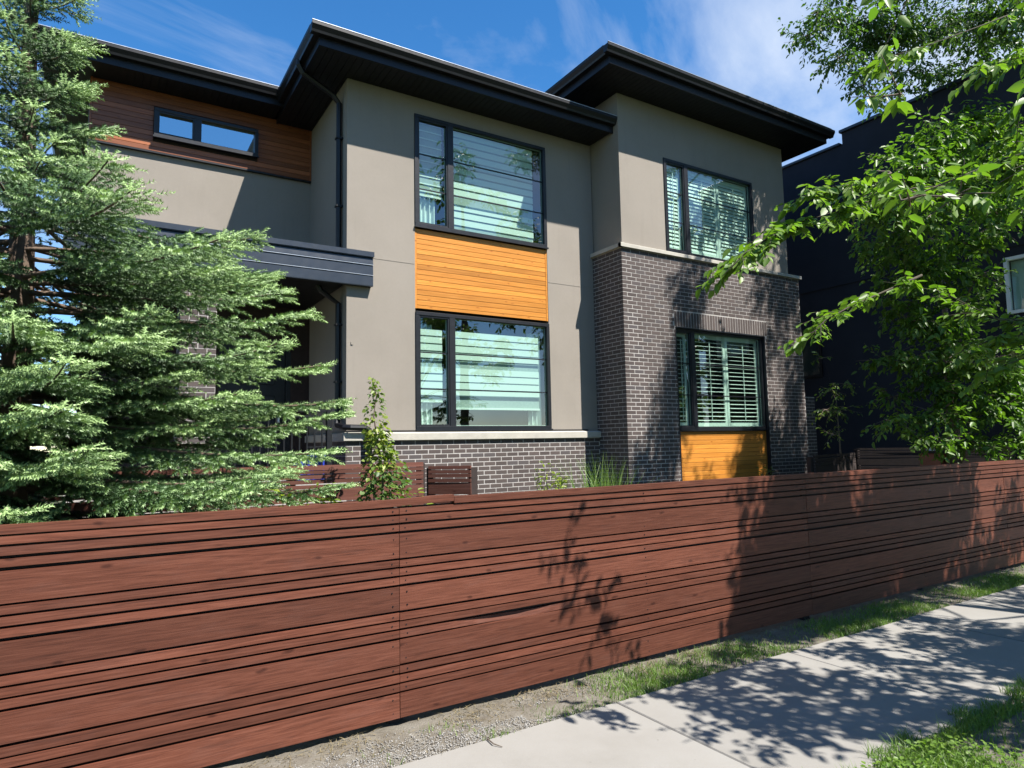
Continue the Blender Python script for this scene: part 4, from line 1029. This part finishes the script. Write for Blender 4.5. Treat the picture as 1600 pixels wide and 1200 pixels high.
def herb(name, label, p, h, n, spread=.12, tone=.7):
    e = empty(name, (p.x, p.y, 0), label, 'plant'); st = MB(); P_, D_, S_, T_ = [], [], [], []
    for k in range(n):
        a = random.uniform(0, 6.28); tip = Vector((p.x+spread*math.cos(a)*random.uniform(.4, 2.2), p.y+spread*math.sin(a)*random.uniform(.4, 2.2), h*random.uniform(.7, 1)))
        b_ = Vector((p.x+random.uniform(-.05, .05), p.y, .05)); st.tube([b_, b_.lerp(tip, .5)+Vector((0, 0, .06)), tip], [.006, .004, .002], 4)
        for j in range(26):
            t = .3+.7*j/25; q = b_.lerp(tip, t)+Vector((0, 0, .24*t*(1-t))); an = random.uniform(0, 6.28)
            P_.append(tuple(q)); D_.append((math.cos(an), math.sin(an), random.uniform(.0, .9))); S_.append(random.uniform(.04, .085)); T_.append(min(1, max(0, random.gauss(tone, .2))))
    st.build('stem', M['vine'], e); e.children[0].data.attributes.new('tone', 'FLOAT', 'POINT')
    v, f, t = leaves(np.array(P_), np.array(D_), np.array(S_), np.array(T_), .5, .75); npmesh('foliage', v, f, M['vine'], e, {'tone': t}); return e
p = onY(935, 745, 7.6); clump('ornamental_grass', 'tall tuft of green grass in front of the tower brick corner', p, 260, onY(950, 706, 7.6).z-.05, .17, lean=.30)
p = onY(962, 755, 7.4); clump('ornamental_grass', 'smaller grass tuft right of the tall one, low against the dark brick', p, 150, 1.08, .11, lean=.35)
p = onY(863, 745, 7.5); herb('garden_herb', 'spindly yellow green plant in front of the low brick wall', p, onY(863, 718, 7.5).z, 14, .14, .85)
p = onY(512, 770, 5.2); herb('garden_herb', 'upright bright green weed between the spruce and the vine', p, onY(512, 748, 5.2).z, 7, .05, .75)
p = onY(480, 785, 5.0); herb('garden_herb', 'low yellow green weed beside the spruce just over the fence', p, onY(480, 765, 5.0).z, 7, .10, .8)
p = onY(533, 775, 5.3); herb('garden_herb', 'tiny weed sprig left of the vine foot', p, onY(533, 766, 5.3).z, 3, .03, .8)
p = onY(660, 770, 6.2); herb('garden_herb', 'small pale sprig at the corner of the low fence', p, onY(668, 752, 6.2).z, 4, .06, .85)
p = onY(1197, 742, 7.0); herb('garden_herb', 'arching shaded weed in front of the tower cedar panel', p, onY(1197, 728, 7.0).z, 4, .08, .3)

# ------------------------------------------------------------------ verge grass, straw, pebbles
def field(name, label, pts, hmin, hmax, m, wid=(.0016, .0032), tone=.5, cat='grass', lean=.6):
    n = len(pts); hh = rng.uniform(hmin, hmax, n)
    v, f, t = blades(pts, hh, hh*lean*rng.uniform(.2, 1.8, n), rng.uniform(*wid, n), np.clip(tone+rng.normal(0, .22, n), 0, 1), 2)
    o = npmesh(name, v, f, M[m], None, {'tone': t}); return tag(o, label, cat, None, 'stuff')
def patchy(n, x0, x1, y0, y1, dens, z=-.005):
    x = rng.uniform(x0, x1, n); y = rng.uniform(y0, y1, n); keep = rng.random(n) < dens(x, y); return np.stack([x[keep], y[keep], np.full(keep.sum(), z)], 1)
def blob(x, y, s=1.0): return .5+.25*np.sin(2.7*s*x+1.3*np.sin(3.1*s*y))+.25*np.sin(6.1*s*x+4.0*y+1.7)
dn = lambda x, y: np.clip((x-2.05)/.5, 0, 1)*np.clip(1.35-(y-3.08)/.36, .12, 1)*np.clip(blob(x, y)*1.8-.32, 0.06, 1)
field('verge_grass', 'green grass tufts along the foot of the fence beside the walk', patchy(52000, 2.0, 11, 3.07, 3.5, dn), .012, .05, 'grass', tone=.66)
dn2 = lambda x, y: np.clip(blob(x*1.7, y*2)*1.7-1.15, 0, 1)*np.where(np.abs(y-3.085) < .02, 1, .25)
field('edge_grass', 'sparse yellowish grass along the gravel edge of the walk at left', patchy(9000, .3, 2.4, 3.06, 3.4, dn2), .015, .05, 'grass', tone=.8)
dn3 = lambda x, y: np.clip((y-3.22)/.2, .05, 1)*np.clip(blob(x, y, 1.6)*1.5-.3, .05, 1)*np.clip((5.2-x)/1.5, .15, 1)
pts = patchy(16000, .3, 8, 3.1, 3.52, dn3); field('dry_litter', 'dry straw and leaf litter lying under the fence edge', pts, .006, .02, 'straw', (.0015, .004), .5, 'litter', 3.0)
dn4 = lambda x, y: np.clip((1.9-.05*np.sin(9*x)-.04*np.sin(23*x+1)-y)/.05, 0, 1)*np.where((x > 3.55) & (x < 6.5) & (y < 1.74) & (y > .9), .10, 1)
field('boulevard_grass', 'green grass edging the near side of the walk at lower right', patchy(70000, 2.5, 9, .9, 1.93, dn4, -.01), .025, .085, 'grass', (.0018, .0036), .55)
# clover at the lower right corner
pt = patchy(2200, 2.75, 3.62, 1.2, 1.82, lambda x, y: np.clip(blob(x*2, y*2)*1.4, .3, 1))
pt[:, 2] = rng.uniform(.02, .07, len(pt)); dr = rand_dirs(len(pt), -.2, .35)
v, f, t = leaves(pt, dr, rng.uniform(.012, .028, len(pt)), np.clip(rng.normal(.75, .2, len(pt)), 0, 1), .3, 1.5)
tag(npmesh('clover', v, f, M['ash'], None, {'tone': t}), 'bright leafy clover at the near edge of the walk', 'clover', None, 'stuff')
# pebbles
def pebbles(name, label, pts, smin, smax):
    n = len(pts); oc = np.array([[1, 0, 0], [0, 1, 0], [-1, 0, 0], [0, -1, 0], [0, 0, .6], [0, 0, -.6]]); fc = np.array([[0, 1, 4], [1, 2, 4], [2, 3, 4], [3, 0, 4], [1, 0, 5], [2, 1, 5], [3, 2, 5], [0, 3, 5]])
    V = pts[:, None, :]+oc[None]*rng.uniform(smin, smax, (n, 1, 1))*rng.uniform(.6, 1.3, (n, 6, 1)); F = ((np.arange(n)*6)[:, None, None]+fc[None]).reshape(-1, 3)
    tag(npmesh(name, V.reshape(-1, 3), F, M['pebble'], None), label, 'gravel', None, 'stuff')
pebbles('gravel', 'pale gravel between the fence and the walk', patchy(15000, .3, 3.4, 3.08, 3.46, lambda x, y: np.clip(1.25-(y-3.1)/.3, .1, 1)*np.clip((3.2-x)/1.0, .1, 1), -.008), .002, .006)

tw = MB().tube([onZ(761, 1154, .008), onZ(771, 1162, .012), onZ(785, 1167, .006)], [.004, .0035, .002], 5); tag(tw.build('fallen_twig', M['bark']), 'thin fallen twig lying at the edge of the walk', 'twig')
